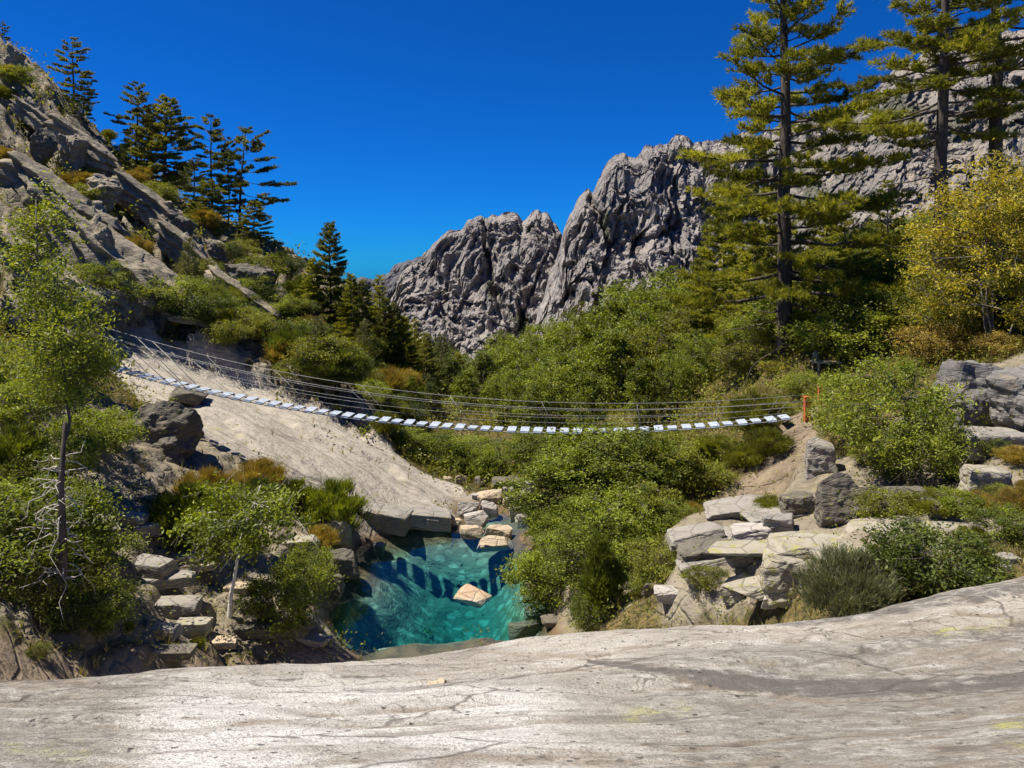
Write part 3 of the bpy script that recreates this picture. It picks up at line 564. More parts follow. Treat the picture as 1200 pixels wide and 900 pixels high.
def pine(seed, H, r0, base, rx, shape='open', nb=60, lean=0.0, tuft=0.17, dens=1.0, deadlow=0, side=None, bw=0.020, flat=0.5, up=0.0, ragged=0.3):
    rg = np.random.RandomState(seed); tr, cr = MB(), MB()
    k = 14; h = np.linspace(0, 1, k); tp = np.stack([lean * H * h ** 1.5 + .012 * H * np.cumsum(rg.normal(size=k)) * .25, .010 * H * np.cumsum(rg.normal(size=k)) * .25, h * H], -1); tp[:, :2] -= tp[0, :2]
    tp[0, 2] = -.4; tr.tube(tp, r0 * (1 - h) ** .75 + .012, 9)
    def tpos(t): return np.array([np.interp(t, h, tp[:, i]) for i in range(3)])
    C, A, TT = [], [], []
    for b in range(nb):
        t = base + (1 - base) * ((b + rg.uniform(-.5, .5)) / nb); t = min(max(t, base * .9), .985); s = max(0, (t - base) / (1 - base))
        az = b * 2.4 + rg.uniform(-.5, .5)
        if shape == 'cone': L = rx * ((1 - s) ** .85) * rg.uniform(.75, 1.1) + .10 * rx
        elif shape == 'flat': L = rx * (1 - s ** 3.5) * (.45 + .55 * math.sin(min(1, s * 1.6 + .25) * 1.7)) * rg.uniform(1 - ragged * 1.6, 1.15) + .16 * rx
        else: L = rx * (1 - .80 * s ** 1.7) * rg.uniform(1 - ragged, 1.12)
        if side is not None: L *= .45 + .75 * max(0, .5 + .5 * math.cos(az - side))
        el = R(-8 + 34 * s ** 1.5 + up + rg.uniform(-8, 8)); p0 = tpos(t); d = np.array([math.cos(az) * math.cos(el), math.sin(az) * math.cos(el), math.sin(el)])
        q = np.linspace(0, 1, 6)[:, None]; bp = p0 + d * L * q + np.array([0, 0, 1]) * L * .16 * (q ** 2.2 - .35 * q) + rg.normal(size=(6, 3)) * .025 * L * q
        tr.tube(bp, np.maximum(.30 * r0 * (1 - t * .55) * (.35 + .65 * L / rx) * (1 - q[:, 0]) ** .8, .009), 5, False)
        btint = rg.normal(.5, .17)
        for j in range(max(3, int(L * 3.0 * dens) + 2)):
            f = rg.uniform(.28 if shape != 'cone' else .15, 1.0); o = np.array([np.interp(f, q[:, 0], bp[:, i]) for i in range(3)])
            sgn = rg.choice([-1, 1]); pr = unit(np.cross(d, [0, 0, 1])) * sgn; td = unit(d * rg.uniform(.5, 1.0) + pr * rg.uniform(.2, 1.0) + np.array([0, 0, rg.uniform(-.05, .35)]))
            tl = L * .30 * (1.15 - f) + rg.uniform(.12, .38) * (rx / 3.0) ** .5
            e = o + td * tl; tr.tube(np.array([o, o + td * tl * .5, e]), [.012, .009, .006], 3, False)
            m = max(2, int(tl / (tuft * .62) * dens) + 1); ss = np.linspace(.25, 1.0, m)[:, None]
            pts = o + td * tl * ss + rg.normal(size=(m, 3)) * tuft * .30 * np.array([1, 1, flat])
            C.append(pts); A.append(np.repeat((td * .8 + np.array([0, 0, .55]))[None], m, 0)); TT.append(np.full(m, btint) + rg.normal(0, .08, m))
    C, A, TT = np.vstack(C), unit(np.vstack(A)), np.concatenate(TT)
    add_blades(cr, C, A, tuft, bw, 11, rg, .85, TT)
    for b in range(deadlow):
        t = base * rg.uniform(.25, 1.0); az = rg.uniform(0, 6.28); L = rx * rg.uniform(.3, .8); p0 = tpos(t); d = np.array([math.cos(az), math.sin(az), rg.uniform(-.25, .2)])
        q = np.linspace(0, 1, 5)[:, None]; tr.tube(p0 + d * L * q + np.array([0, 0, -1]) * L * .15 * q ** 2 + rg.normal(size=(5, 3)) * .05 * L * q, .035 * (1 - q[:, 0]) + .008, 4, False)
    return tr, cr

def broad(seed, H, Rx, stems=3, ncl=70, per=110, leaf=0.09, r0=0.09, base=0.15, lean=(0, 0), spread=.5, cl=.17, up=.5, aspect=.5, gap=.35, blades=False, blen=.22, taper=0.0, lr=.30):
    # several stems, limbs to clumps set through an uneven crown, leaves round each clump
    rg = np.random.RandomState(seed); tr, cr = MB(), MB(); st = []
    for s in range(stems):
        az = 6.28 * s / stems + rg.uniform(-.6, .6); rr = Rx * spread * (rg.uniform(.5, 1.0) if stems > 1 else .15)
        top = np.array([math.cos(az) * rr + lean[0] * H, math.sin(az) * rr + lean[1] * H, H * rg.uniform(.72, .93)])
        P = path(np.array([math.cos(az), math.sin(az), 0]) * r0 * (1.5 if stems > 1 else 0) + np.array([0, 0, -.25]), top, .06 * H, rg, 9); st.append(P)
        tr.tube(P, r0 * np.linspace(1, .16, 9) / (stems ** .25), 7)
    K = np.vstack(st); C, T = [], []
    for c in range(ncl):
        while True:
            v = rg.uniform(-1, 1, 3); q = np.linalg.norm(v)
            if q > 1 or q < .25: continue
            if perlin((v * 1.9 + seed)[None])[0] < -gap: continue
            break
        hh = base + (1 - base) * (.5 + .5 * v[2]); sh = 1 - taper * max(0, (hh - .3) / .7)
        c0 = np.array([v[0] * Rx * sh + lean[0] * H * hh, v[1] * Rx * sh + lean[1] * H * hh, hh * H * .95])
        d = np.linalg.norm((K - c0) * np.array([1, 1, 1.0]) + np.maximum(0, K[:, 2:] - c0[2]) * np.array([0, 0, 1.5]), axis=1); k0 = K[np.argmin(d)]
        P = path(k0, c0, .05 * np.linalg.norm(c0 - k0), rg, 5); tr.tube(P, np.linspace(lr * r0, .006, 5), 4, False)
        m = max(8, int(per * rg.uniform(.5, 1.4))); sg = cl * Rx * rg.uniform(.7, 1.25)
        pts = c0 + rg.normal(size=(m, 3)) * sg * np.array([1, 1, .62]) * np.minimum(1, .4 + np.abs(rg.normal(size=(m, 1))) * .6)
        f = rg.uniform(.4, 1, (m // 4, 1)); pts[:m // 4] = k0 + (c0 - k0) * f + rg.normal(size=(m // 4, 3)) * sg * .35
        pts[:, 2] = np.maximum(pts[:, 2], .04)
        C.append(pts); T.append(np.full(m, rg.normal(.5, .24)))
        for w in range(2):
            e = c0 + rg.normal(size=3) * sg; tr.tube(np.array([c0, (c0 + e) / 2 + rg.normal(size=3) * sg * .1, e]), [min(.009, lr * r0 * .35 + .001), min(.007, lr * r0 * .3 + .001), .002], 3, False)
    C, T = np.vstack(C), np.concatenate(T)
    if blades: add_blades(cr, C, unit(C * np.array([1, 1, 0]) / Rx * .6 + np.array([0, 0, 1.0])), blen, leaf, 3, rg, .45, T)
    else: add_leaves(cr, C, leaf, rg, up, aspect, .2, T)
    return tr, cr

PROTO = {}
def proto(key, fn, lm, bmat):
    tr, cr = fn()
    PROTO[key] = (tr.mesh('trunk', M[bmat], True), cr.mesh('crown', M[lm]), float(np.max(np.vstack(cr.v)[:, 2])))
def variant(new, old, lm, bmat=None):
    t, c, h = PROTO[old]; c = c.copy(); c.materials[0] = M[lm]
    if bmat: t = t.copy(); t.materials[0] = M[bmat]
    PROTO[new] = (t, c, h)
def plant(key, name, label, cat, px, py, top, Y=None, wide=1.0, rz=None, group=None, parts=('trunk', 'crown'), sink=0.05):
    # a tree or shrub rooted where the photo shows its foot (or at depth Y under that column), as tall as it is in the photo
    _seed[0] += 1; rg = random.Random(_seed[0]); p = spot(px, Y) if Y else hit(px, py)
    t, c, h = PROTO[key]; H = (HY - top) / F * p.y - p.z; s = max(H, .1) / h
    o = thing(name, label, cat, (p.x, p.y, p.z - sink * s), rg.uniform(0, 6.28) if rz is None else R(rz), (s * wide, s * wide, s), group)
    link(parts[0], t, o); link(parts[1], c, o); return o

proto('pine_main', lambda: pine(3, 19, .34, .12, 5.0, 'open', 112, .004, .25, 1.65, 8, bw=.038, ragged=.65), 'needle', 'bark')
proto('pine_tall', lambda: pine(5, 19, .33, .44, 4.2, 'open', 58, -.004, .25, 1.7, 10, bw=.036, ragged=.5), 'needle', 'bark')
proto('pine_bare', lambda: pine(6, 19, .33, .52, 3.8, 'open', 40, .0, .25, 1.6, 12, bw=.036, ragged=.5), 'needle', 'bark')
proto('pine_flat', lambda: pine(8, 11, .17, .20, 3.1, 'flat', 44, .01, .26, 1.7, 6, bw=.06, flat=.25, ragged=.5), 'needle_dark', 'bark')
proto('pine_flat_lean', lambda: pine(12, 11, .15, .25, 4.0, 'flat', 34, .05, .26, 1.6, 6, side=.2, bw=.06, flat=.25, ragged=.6), 'needle_dark', 'bark')
proto('pine_dense', lambda: pine(15, 11, .20, .10, 3.1, 'flat', 80, 0, .26, 1.8, 4, bw=.06, flat=.3, ragged=.35), 'needle_dark', 'bark')
proto('pine_cone', lambda: pine(19, 10, .14, .06, 3.0, 'cone', 84, 0, .26, 1.7, 2, bw=.055, up=4), 'needle_dark', 'bark')
proto('pine_thin', lambda: pine(23, 9, .11, .10, 2.3, 'cone', 56, .01, .24, 1.5, 4, bw=.05, up=8), 'needle', 'bark')
proto('pine_sapling', lambda: pine(29, 6, .08, .10, 1.9, 'cone', 50, 0, .22, 1.3, 3, bw=.036, up=16), 'needle_pale', 'bark_grey')
proto('alder', lambda: broad(41, 5.5, 2.7, 5, 160, 95, .155, .07, .06, cl=.13, aspect=.55), 'leaf', 'bark_grey')
proto('alder_b', lambda: broad(43, 5.5, 2.5, 4, 140, 95, .155, .07, .04, cl=.14, aspect=.55), 'leaf', 'bark_grey')
proto('tall_broad', lambda: broad(47, 8.5, 3.3, 5, 130, 75, .25, .12, .10, cl=.13, aspect=.5, gap=.2), 'leaf_light', 'bark_grey')
proto('tall_broad_b', lambda: broad(53, 8.5, 2.8, 4, 110, 75, .25, .12, .08, cl=.14, aspect=.5, gap=.2, taper=.5), 'leaf', 'bark_grey')
proto('big_leaf', lambda: broad(59, 4.2, 2.0, 4, 95, 75, .145, .06, .12, cl=.16, aspect=.42, up=.7, gap=.25), 'leaf_light', 'bark_grey')
proto('yellow_tree', lambda: broad(61, 6.0, 2.0, 5, 150, 110, .095, .06, .04, cl=.14, aspect=.5, gap=.2), 'leaf_yellow', 'bark_grey')
proto('birch_tree', lambda: broad(67, 3.4, 1.25, 1, 60, 95, .11, .06, .46, (.12, -.03), 1.8, cl=.2, gap=.15, lr=.05), 'leaf', 'birch')
proto('sapling', lambda: broad(71, 6.2, 1.5, 1, 120, 70, .12, .07, .28, (.01, .0), .6, cl=.22, gap=.1), 'leaf_light', 'bark_grey')
proto('light_sapling', lambda: broad(73, 4.5, .75, 1, 40, 60, .10, .05, .25, (.02, 0), .8, cl=.3, gap=.2), 'leaf_light', 'bark_grey')
proto('bush', lambda: broad(79, 1.8, 1.2, 6, 85, 100, .085, .03, .04, cl=.17, aspect=.48), 'leaf', 'bark_grey')
proto('bush_b', lambda: broad(83, 1.8, 1.35, 7, 95, 95, .085, .03, .02, cl=.15, aspect=.45, gap=.25), 'leaf_olive', 'bark_grey')
proto('willow', lambda: broad(89, 2.0, 1.2, 8, 110, 70, .022, .03, .02, cl=.14, blades=True, blen=.20, gap=.4), 'leaf', 'bark_grey')
proto('broom', lambda: broad(97, 1.7, 1.15, 9, 120, 60, .016, .025, .02, cl=.14, blades=True, blen=.24, gap=.4), 'leaf_olive', 'bark_grey')
proto('upright', lambda: broad(101, 3.0, .55, 5, 90, 60, .03, .03, .03, cl=.25, blades=True, blen=.22, gap=.6, taper=.75), 'leaf_dark', 'bark_grey')
variant('broom_grey', 'broom', 'leaf_grey'); variant('broom_dry', 'broom', 'leaf_dry'); variant('broom_dark', 'broom', 'leaf_dark'); variant('willow_dark', 'willow', 'leaf_dark')
variant('bush_dark', 'bush', 'leaf_dark'); variant('bush_light', 'bush_b', 'leaf_light'); variant('bush_dry', 'bush', 'leaf_dry'); variant('bush_olive', 'bush', 'leaf_olive'); variant('bush_yellow', 'bush_b', 'leaf_yellow')
variant('alder_olive', 'alder_b', 'leaf_olive'); variant('broad_olive', 'tall_broad', 'leaf_olive'); variant('broad_dark', 'tall_broad_b', 'leaf_dark'); variant('pine_flat_pale', 'pine_flat', 'needle_pale'); variant('pine_cone_green', 'pine_cone', 'needle')

# ------------------------------------------------------------------ suspension footbridge
BL, BR = Vector(pt(124, 427, 25.6)), Vector(pt(927, 487, 22.8))
LH, RH = Vector(pt(60, 368, 26.4)), Vector(pt(948, 466, 22.6))
axis2 = Vector((BR.x - BL.x, BR.y - BL.y, 0)).normalized(); perp = Vector((-axis2.y, axis2.x, 0))
def deck(s):
    p = BL.lerp(BR, s); sag = 4 * s * (1 - s); p.z -= 1.14 * sag * (1 + .12 * (s - .5)); return p
br = thing('suspension_bridge', 'long sagging footbridge of pale metal planks on steel cables hung across the gorge', 'footbridge', BL[:])
def rel(p): return np.array(p, float) - np.array(BL[:])
pm = MB(); hw, hl, hz = .28, .138, .028
bx = np.array([(x, y, z) for z in (-hz, 0) for (x, y) in ((-hl, -hw), (hl, -hw), (hl, hw), (-hl, hw))]); bq = np.array([(3, 2, 1, 0), (4, 5, 6, 7), (0, 1, 5, 4), (1, 2, 6, 5), (2, 3, 7, 6), (3, 0, 4, 7)])
pm.add(bx, bq); pm.add(bx * np.array([.9, .08, 1]) + np.array([0, .3, -.03]), bq); pm.add(bx * np.array([.9, .08, 1]) - np.array([0, .3, .03]), bq)
plank_me = pm.mesh('plank', M['plank']); npl = 54
for i in range(npl):
    s = (i + .5) / npl; a, b = deck(max(0, s - .01)), deck(min(1, s + .01)); d = (b - a).normalized()
    o = link('plank', plank_me, br); rgp = random.Random(i); X = d; Yv = perp; Zv = X.cross(Yv)
    o.matrix_local = Matrix.Translation(deck(s) - BL) @ Matrix((X, Yv, Zv)).transposed().to_4x4() @ Matrix.Translation((rgp.uniform(-.012, .012), rgp.uniform(-.02, .02), 0)) @ Matrix.Rotation(rgp.uniform(-.07, .07), 4, 'X') @ Matrix.Rotation(rgp.uniform(-.035, .035), 4, 'Y') @ Matrix.Rotation(rgp.uniform(-.03, .03), 4, 'Z')
ss = np.linspace(0, 1, 40)
def rail(s, f, e):
    # point of the rail cable at fraction f of the full height, e = +1 far side, -1 near side
    p = deck(s); lo = p + perp * e * .32
    hi = LH.lerp(RH, s) + perp * e * .50; hi.z -= (LH.lerp(RH, .5).z - (deck(.5).z + .92)) * 4 * s * (1 - s)
    return lo.lerp(hi, f)
for e in (-1, 1):
    m_ = MB(); m_.tube([rel(deck(s) + perp * e * .24 + Vector((0, 0, -.06))) for s in ss], .018, 6); link('deck_cable', m_.mesh('deck_cable', M['cable'], True), br)
    for f in (.38, .70, 1.0):
        m_ = MB(); m_.tube([rel(rail(s, f, e)) for s in ss], .009 if f == 1 else .006, 6); link('rail_cable', m_.mesh('rail_cable', M['cable'], True), br)
    for s in (.025, .06, .115, .14, .22, .32, .44, .56, .68, .80, .90, .97):
        m_ = MB(); m_.tube([rel(rail(s, 0, e) + Vector((0, 0, -.05))), rel(rail(s, .5, e)), rel(rail(s, 1, e))], .012 if s < .15 else .006, 5); link('hanger', m_.mesh('hanger', M['cable'], True), br)
def post(px, y0, y1, Y, r, mat, label):
    p = Vector(pt(px, y1, Y)); h = (y1 - y0) / F * Y; g = min(0, ground_z(p.x, Y)[0] - p.z); b = MB(); q = .75
    for (x, y, w, d) in ((-r, 0, r * .28, r), (r, 0, r * .28, r), (0, 0, r, r * .28)):
        b.add(np.array([(x + i * w, y + j * d, z) for z in (g - .3, h) for (i, j) in ((-1, -1), (1, -1), (1, 1), (-1, 1))]), bq)
    o = link('anchor_post', b.mesh('anchor_post', M[mat]), None, label=label, category='post'); o.location = p
    c = MB(); c.add(np.array([(i * r * 1.5, j * r * 1.5, z) for z in (h + .003, h + .04) for (i, j) in ((-1, -1), (1, -1), (1, 1), (-1, 1))]), bq); link('cap_plate', c.mesh('cap_plate', M[mat]), o); return o
post(62.5, 368, 402, 26.4, .12, 'rust', 'thick dark red steel anchor post seen through leaves at the left end of the bridge')
post(40, 374, 400, 26.0, .07, 'rust', 'thin rusty post half hidden in leaves beside the thick dark red anchor post')
post(946, 466, 500, 22.6, .07, 'red_paint', 'orange red anchor post at the right end of the bridge deck')
post(961, 454, 490, 23.4, .045, 'red_paint', 'slim orange red post just behind the right bridge anchor')
t = thing('wooden_board', 'pale weathered wooden board raised on legs above the right bridge anchor', 'board', tuple(hit(968, 436) + Vector((0, 0, .32))))
m_ = MB(); m_.add(np.array([(x, y, z) for z in (0, .05) for (x, y) in ((-.48, -.35), (.48, -.35), (.48, .35), (-.48, .35))]), bq); link('tabletop', m_.mesh('tabletop', M['wood']), t)
for (x, y) in ((-.4, -.28), (.4, -.28), (-.4, .28), (.4, .28)):
    m_ = MB(); g = ground_z(t.location.x + x, t.location.y + y)[0] - t.location.z; m_.tube([(x, y, min(g, -.2) - .2), (x, y, -.002)], .035, 8); link('leg', m_.mesh('leg', M['wood']), t)
m_ = MB(); m_.tube([(-.36, .1, .052), (-.36, .1, .30), (-.34, .1, .42)], [.10, .13, .05], 8); o = link('stone_cairn', m_.mesh('stone_cairn', M['rock_grey']), None, label='small grey upright stone standing on the raised wooden board', category='rock'); o.location = t.location

# ------------------------------------------------------------------ boulders at the head of the pool
G1 = 'boulders in the stream'
for a in [((576, 557, 612, 572), 'long dark grey flat topped boulder highest in the stream heap', 'rock_dark', dict(Y=30, block=.5)),
    ((556, 557, 564, 573), 'narrow upright grey stone, left one of a standing pair', 'rock_grey', dict(Y=29.8)), ((563, 559, 572, 572), 'dark upright stone, right one of a standing pair', 'rock_dark', dict(Y=29.9)),
    ((558, 571, 590, 591), 'grey tan ridged boulder in the middle of the stream heap', 'rock_tan', dict(Y=28.6, block=.2)),
    ((534, 584, 562, 609), 'pale veined boulder leaning over the dark gap at the slab foot', 'rock_pale', dict(Y=27.4, block=.2)),
    ((562, 583, 585, 602), 'light grey boulder with a dark crease behind the pointed stone', 'rock_pale', dict(Y=27.6, block=.2)),
    ((542, 595, 572, 613), 'smooth pointed grey stone in front of the veined boulder', 'rock_pale', dict(Y=26.4, block=0, cuts=9, rough=.03)),
    ((536, 610, 567, 624), 'tan wedge shaped stone at the tip of the pool', 'rock_tan', dict(Y=25.5, block=.0, grow=False, sink=.5)),
    ((567, 610, 601, 626), 'flat cream coloured rock slab above the water', 'rock_tan', dict(Y=25.4, block=.3, grow=False, sink=.5)),
    ((556, 621, 604, 638), 'long orange tan stone lying in the edge of the water', 'rock_tan', dict(Y=24.45, block=.2, grow=False, sink=.6)),
    ((589, 575, 612, 592), 'cream boulder beside the grassy gap in the stream heap', 'rock_tan', dict(Y=28.4)), ((609, 569, 626, 585), 'rounded grey boulder with curved cracks by the green bushes', 'rock_grey', dict(Y=28.8, block=.2)),
    ((612, 562, 628, 576), 'pale flat boulder at the right end of the heap top', 'rock_pale', dict(Y=29.8)), ((589, 568, 604, 576), 'small block wedged under the dark flat topped boulder', 'rock_grey', dict(Y=29.2)),
    ((519, 557, 534, 568), 'low tan boulder at the upper edge of the pale slab', 'rock_tan', dict(Y=30.6)), ((533, 554, 548, 570), 'tan boulder with grass behind it beside the pale slab', 'rock_tan', dict(Y=30.3)),
    ((553, 578, 562, 586), 'small flat stone at the edge of the pale slab', 'rock_pale', dict(Y=28.6)), ((596, 590, 614, 606), 'broad pale slab stone in the middle right of the heap', 'rock_pale', dict(Y=27.4, block=.7)),
    ((604, 600, 622, 616), 'pale boulder touching the bushes right of the pool head', 'rock_pale', dict(Y=26.8)), ((528, 606, 542, 616), 'small brown stone in the wet foot of the slab', 'rock_tan', dict(Y=26.2))]:
    a[3].setdefault('block', .25); a[3].setdefault('cuts', 9); a[3].setdefault('rough', .08); rock(*a[0], a[1], a[2], group=G1, deep=.6, **a[3])
r_ = rock(530, 682, 574, 707, 'orange tan split rock breaking the surface of the pool', 'rock_orange', Y=20.6, block=.3, deep=.8, sink=.35, tilt=(14, 0), grow=False); r_.rotation_euler.z = R(-20)
rock(437, 633, 450, 643, 'small grey stone in the brown shallows left of the pool', 'rock_grey', Y=24.4)
for b in [(612, 704, 640, 722, 20.4, 'flat dark slab stone under the bushes at the right of the pool'), (640, 700, 668, 716, 20.0, 'brown flat rock at the water edge beneath the green bushes'), (596, 722, 632, 738, 19.3, 'lowest dark flat stone in the right shallows of the pool'), (634, 718, 662, 736, 18.9, 'grey brown wet stone between bushes and the foreground slab')]:
    rock(*b[:4], b[5], 'rock_dark', Y=b[4], block=.75, deep=.9, group='wet stones at the right of the pool')

# ------------------------------------------------------------------ blocks on the left bank
G2 = 'rock blocks on the left bank'
for a in [((132, 651, 199, 678), 'long squared block with a bright top, highest of the stepped blocks', 'rock_grey', dict(block=.95)), ((164, 675, 222, 697), 'two layered flat block second from the top of the steps', 'rock_grey', dict(block=1, strata=.25)),
    ((168, 696, 229, 724), 'tall squared block third from the top of the steps', 'rock_grey', dict(block=.95)), ((203, 724, 244, 749), 'squared block with tan top, lowest right of the steps', 'rock_lichen', dict(block=.95)), ((164, 729, 208, 750), 'grey block behind grass left of the lowest squared block', 'rock_grey', dict(block=.9)),
    ((272, 694, 322, 726), 'dark shadowed boulder under the white birch stem', 'rock_dark', dict(block=.6)), ((260, 724, 324, 748), 'dark layered ledge block below the birch boulder', 'rock_dark', dict(block=.85, strata=.2)), ((262, 682, 302, 698), 'pale flat block behind the foot of the white birch', 'rock_tan', dict(block=.9)),
    ((236, 749, 276, 764), 'thin flat reddish stone lying on the dirt', 'rock_tan', dict(block=.9, deep=1)), ((168, 755, 224, 774), 'dark flat slab at the edge of the dirt below the steps', 'rock_dark', dict(block=.8)),
    ((84, 598, 138, 637), 'rounded tan boulder beside the dead pine stem', 'rock_lichen', dict(block=.3)), ((133, 599, 172, 620), 'tan lichened boulder with a dark right side above the steps', 'rock_lichen', dict(block=.5)), ((155, 575, 203, 603), 'flat topped ledge with grey fibrous front below the overhang', 'rock_dark', dict(block=.9, strata=.3)),
    ((154, 616, 187, 633), 'flat stone with dark underside between the ledge and the steps', 'rock_grey', dict(block=.8)), ((196, 646, 234, 660), 'low flat cracked slab right of the highest block', 'rock_tan', dict(block=.9)), ((212, 660, 250, 674), 'thin slab below the low flat cracked slab', 'rock_tan', dict(block=.9)),
    ((320, 726, 366, 748), 'dark rounded rock beside the path to the pool', 'rock_dark', dict(block=.4)), ((362, 606, 410, 640), 'lichened rock with grass on top left of the pool', 'rock_lichen', dict(block=.4)), ((378, 640, 420, 676), 'dark rock with pale cracks at the left pool edge', 'rock_dark', dict(block=.4)), ((366, 668, 402, 704), 'stepped dark rock low on the left pool edge', 'rock_dark', dict(block=.6, strata=.2)),
    ((330, 628, 372, 652), 'yellow lichened rock above the bush by the pool', 'rock_lichen', dict(block=.4)), ((232, 560, 280, 592), 'grassy tan rock at the right of the overhang', 'rock_lichen', dict(block=.5)), ((346, 742, 388, 758), 'flat grey stone in the leaf shadow by the pool', 'rock_grey', dict(block=.8))]:
    a[3].setdefault('rough', .07); rock(*a[0], a[1], a[2], group=G2, deep=a[3].pop('deep', .5), **a[3])
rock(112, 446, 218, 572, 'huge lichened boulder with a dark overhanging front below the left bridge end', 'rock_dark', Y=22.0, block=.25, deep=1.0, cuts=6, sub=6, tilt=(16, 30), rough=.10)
rock(188, 486, 214, 506, 'small angular rock under the bridge deck on the pale slab', 'rock_lichen', Y=28.0, block=.5)
rock(196, 449, 238, 476, 'dark cracked step of rock just below the bridge planks', 'rock_dark', Y=28.6, block=.6, tilt=(22, 0)); rock(250, 480, 292, 508, 'brown broken rock step on the slab below the planks', 'rock_lichen', Y=28.2, block=.5, tilt=(25, 0))
rock(422, 584, 480, 614, 'wide grey front block of the slab above the pool', 'rock_grey', Y=25.3, block=.85, deep=.7, tilt=(8, 0)); rock(470, 586, 528, 616, 'smooth grey front block of the slab nearest the stream boulders', 'rock_grey', Y=25.9, block=.8, deep=.7, tilt=(6, 0))

# ------------------------------------------------------------------ layered outcrop on the right bank
G3 = 'tilted slabs of the right outcrop'
for a in [((828, 574, 910, 606), 'long grey slab tilted up to the right below the tan path', 'rock_grey', dict(tilt=(-14, 0))), ((784, 603, 848, 636), 'dark ended slab at the left tip of the outcrop', 'rock_grey', dict(tilt=(-14, 0))), ((794, 620, 866, 660), 'deep grooved grey slab under the dark ended slab', 'rock_dark', dict(tilt=(-12, 0), strata=.3)),
    ((850, 636, 900, 666), 'dark notched block in the middle of the outcrop', 'rock_grey', dict(tilt=(-10, 0))), ((846, 654, 894, 700), 'yellow lichened rounded rock low in the outcrop', 'rock_lichen', dict(tilt=(-12, 0), block=.4)), ((894, 638, 958, 704), 'large pale angular boulder with a dark right underside', 'rock_lichen', dict(block=.35, cuts=9)),
    ((896, 596, 934, 626), 'rounded grey block resting on the long slabs', 'rock_grey', dict(block=.4)), ((918, 572, 958, 606), 'square dark block under the grass tuft', 'rock_dark', dict(block=.8, tilt=(-8, 0))), ((900, 612, 1012, 652), 'longest pale slab rising to the right across the outcrop', 'rock_lichen', dict(tilt=(-11, 0))),
    ((860, 606, 908, 634), 'pale smooth slab between the grey slabs', 'rock_pale', dict(tilt=(-14, 0))), ((990, 596, 1110, 634), 'long pale ledge behind the round grey green bushes', 'rock_lichen', dict(tilt=(-9, 0), strata=.25)), ((946, 508, 984, 556), 'tall cracked grey block below the right bridge end', 'rock_grey', dict(block=.7, strata=.2)),
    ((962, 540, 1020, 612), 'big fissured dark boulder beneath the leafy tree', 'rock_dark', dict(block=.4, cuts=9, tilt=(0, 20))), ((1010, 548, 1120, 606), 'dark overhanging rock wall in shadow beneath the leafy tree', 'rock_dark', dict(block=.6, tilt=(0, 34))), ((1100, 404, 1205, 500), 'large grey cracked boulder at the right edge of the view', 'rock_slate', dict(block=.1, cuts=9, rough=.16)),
    ((1170, 410, 1260, 500), 'grey folded boulder cut by the right edge of the view', 'rock_slate', dict(block=.1, rough=.18)), ((1128, 494, 1210, 530), 'flat grey ledge under the large cracked boulder', 'rock_grey', dict(block=.9)), ((1136, 536, 1194, 584), 'squared lichened block below the flat grey ledge', 'rock_lichen', dict(block=.8)),
    ((1090, 574, 1140, 606), 'low ledge stone left of the squared lichened block', 'rock_dark', dict(block=.8)), ((800, 610, 936, 634), 'long thin ledge layer under the long grey slab', 'rock_grey', dict(tilt=(-13, 0), block=.8)), ((836, 628, 962, 652), 'pale ledge layer running above the notched block', 'rock_lichen', dict(tilt=(-11, 0), block=.8)), ((790, 638, 884, 664), 'shadowed ledge layer low at the left tip of the outcrop', 'rock_grey', dict(tilt=(-13, 0), block=.8)),
    ((950, 622, 1130, 652), 'broad pale ledge layer passing behind the dark bushes', 'rock_lichen', dict(tilt=(-9, 0), block=.8)), ((852, 664, 962, 694), 'lowest lichened ledge layer above the dry grass tuft', 'rock_lichen', dict(tilt=(-11, 0), block=.7)), ((1010, 604, 1150, 628), 'thin dark topped ledge layer under the shadowed rock wall', 'rock_grey', dict(tilt=(-8, 0), block=.8)), ((874, 588, 960, 612), 'short ledge layer ending at the square dark block', 'rock_grey', dict(tilt=(-13, 0), block=.8)),
    ((893, 694, 928, 716), 'rounded greyish stone on the edge of the foreground slab', 'rock_pale', dict(block=.1, cuts=2)), ((768, 690, 806, 714), 'pale carved looking stone left of the outcrop foot', 'rock_pale', dict(block=.2)),
    ((752, 676, 778, 696), 'dark hollowed stone beside the green bushes', 'rock_dark', dict(block=.3)), ((806, 668, 834, 688), 'striped grey stone among small green shrubs', 'rock_grey', dict(block=.5, strata=.3)), ((1168, 646, 1198, 662), 'flat grey stone lying right of the dark bushes', 'rock_grey', dict(block=.7)), ((1172, 660, 1190, 670), 'small white stone on the right edge of the slab', 'rock_pale', dict(block=.3))]:
    kw = dict(a[3]); kw.setdefault('block', .6); kw.setdefault('cuts', 9); kw.setdefault('rough', .09); kw.setdefault('strata', .09); kw.setdefault('sink', .32); rock(*a[0], a[1], a[2], group=G3, sub=5, deep=.7, **kw)

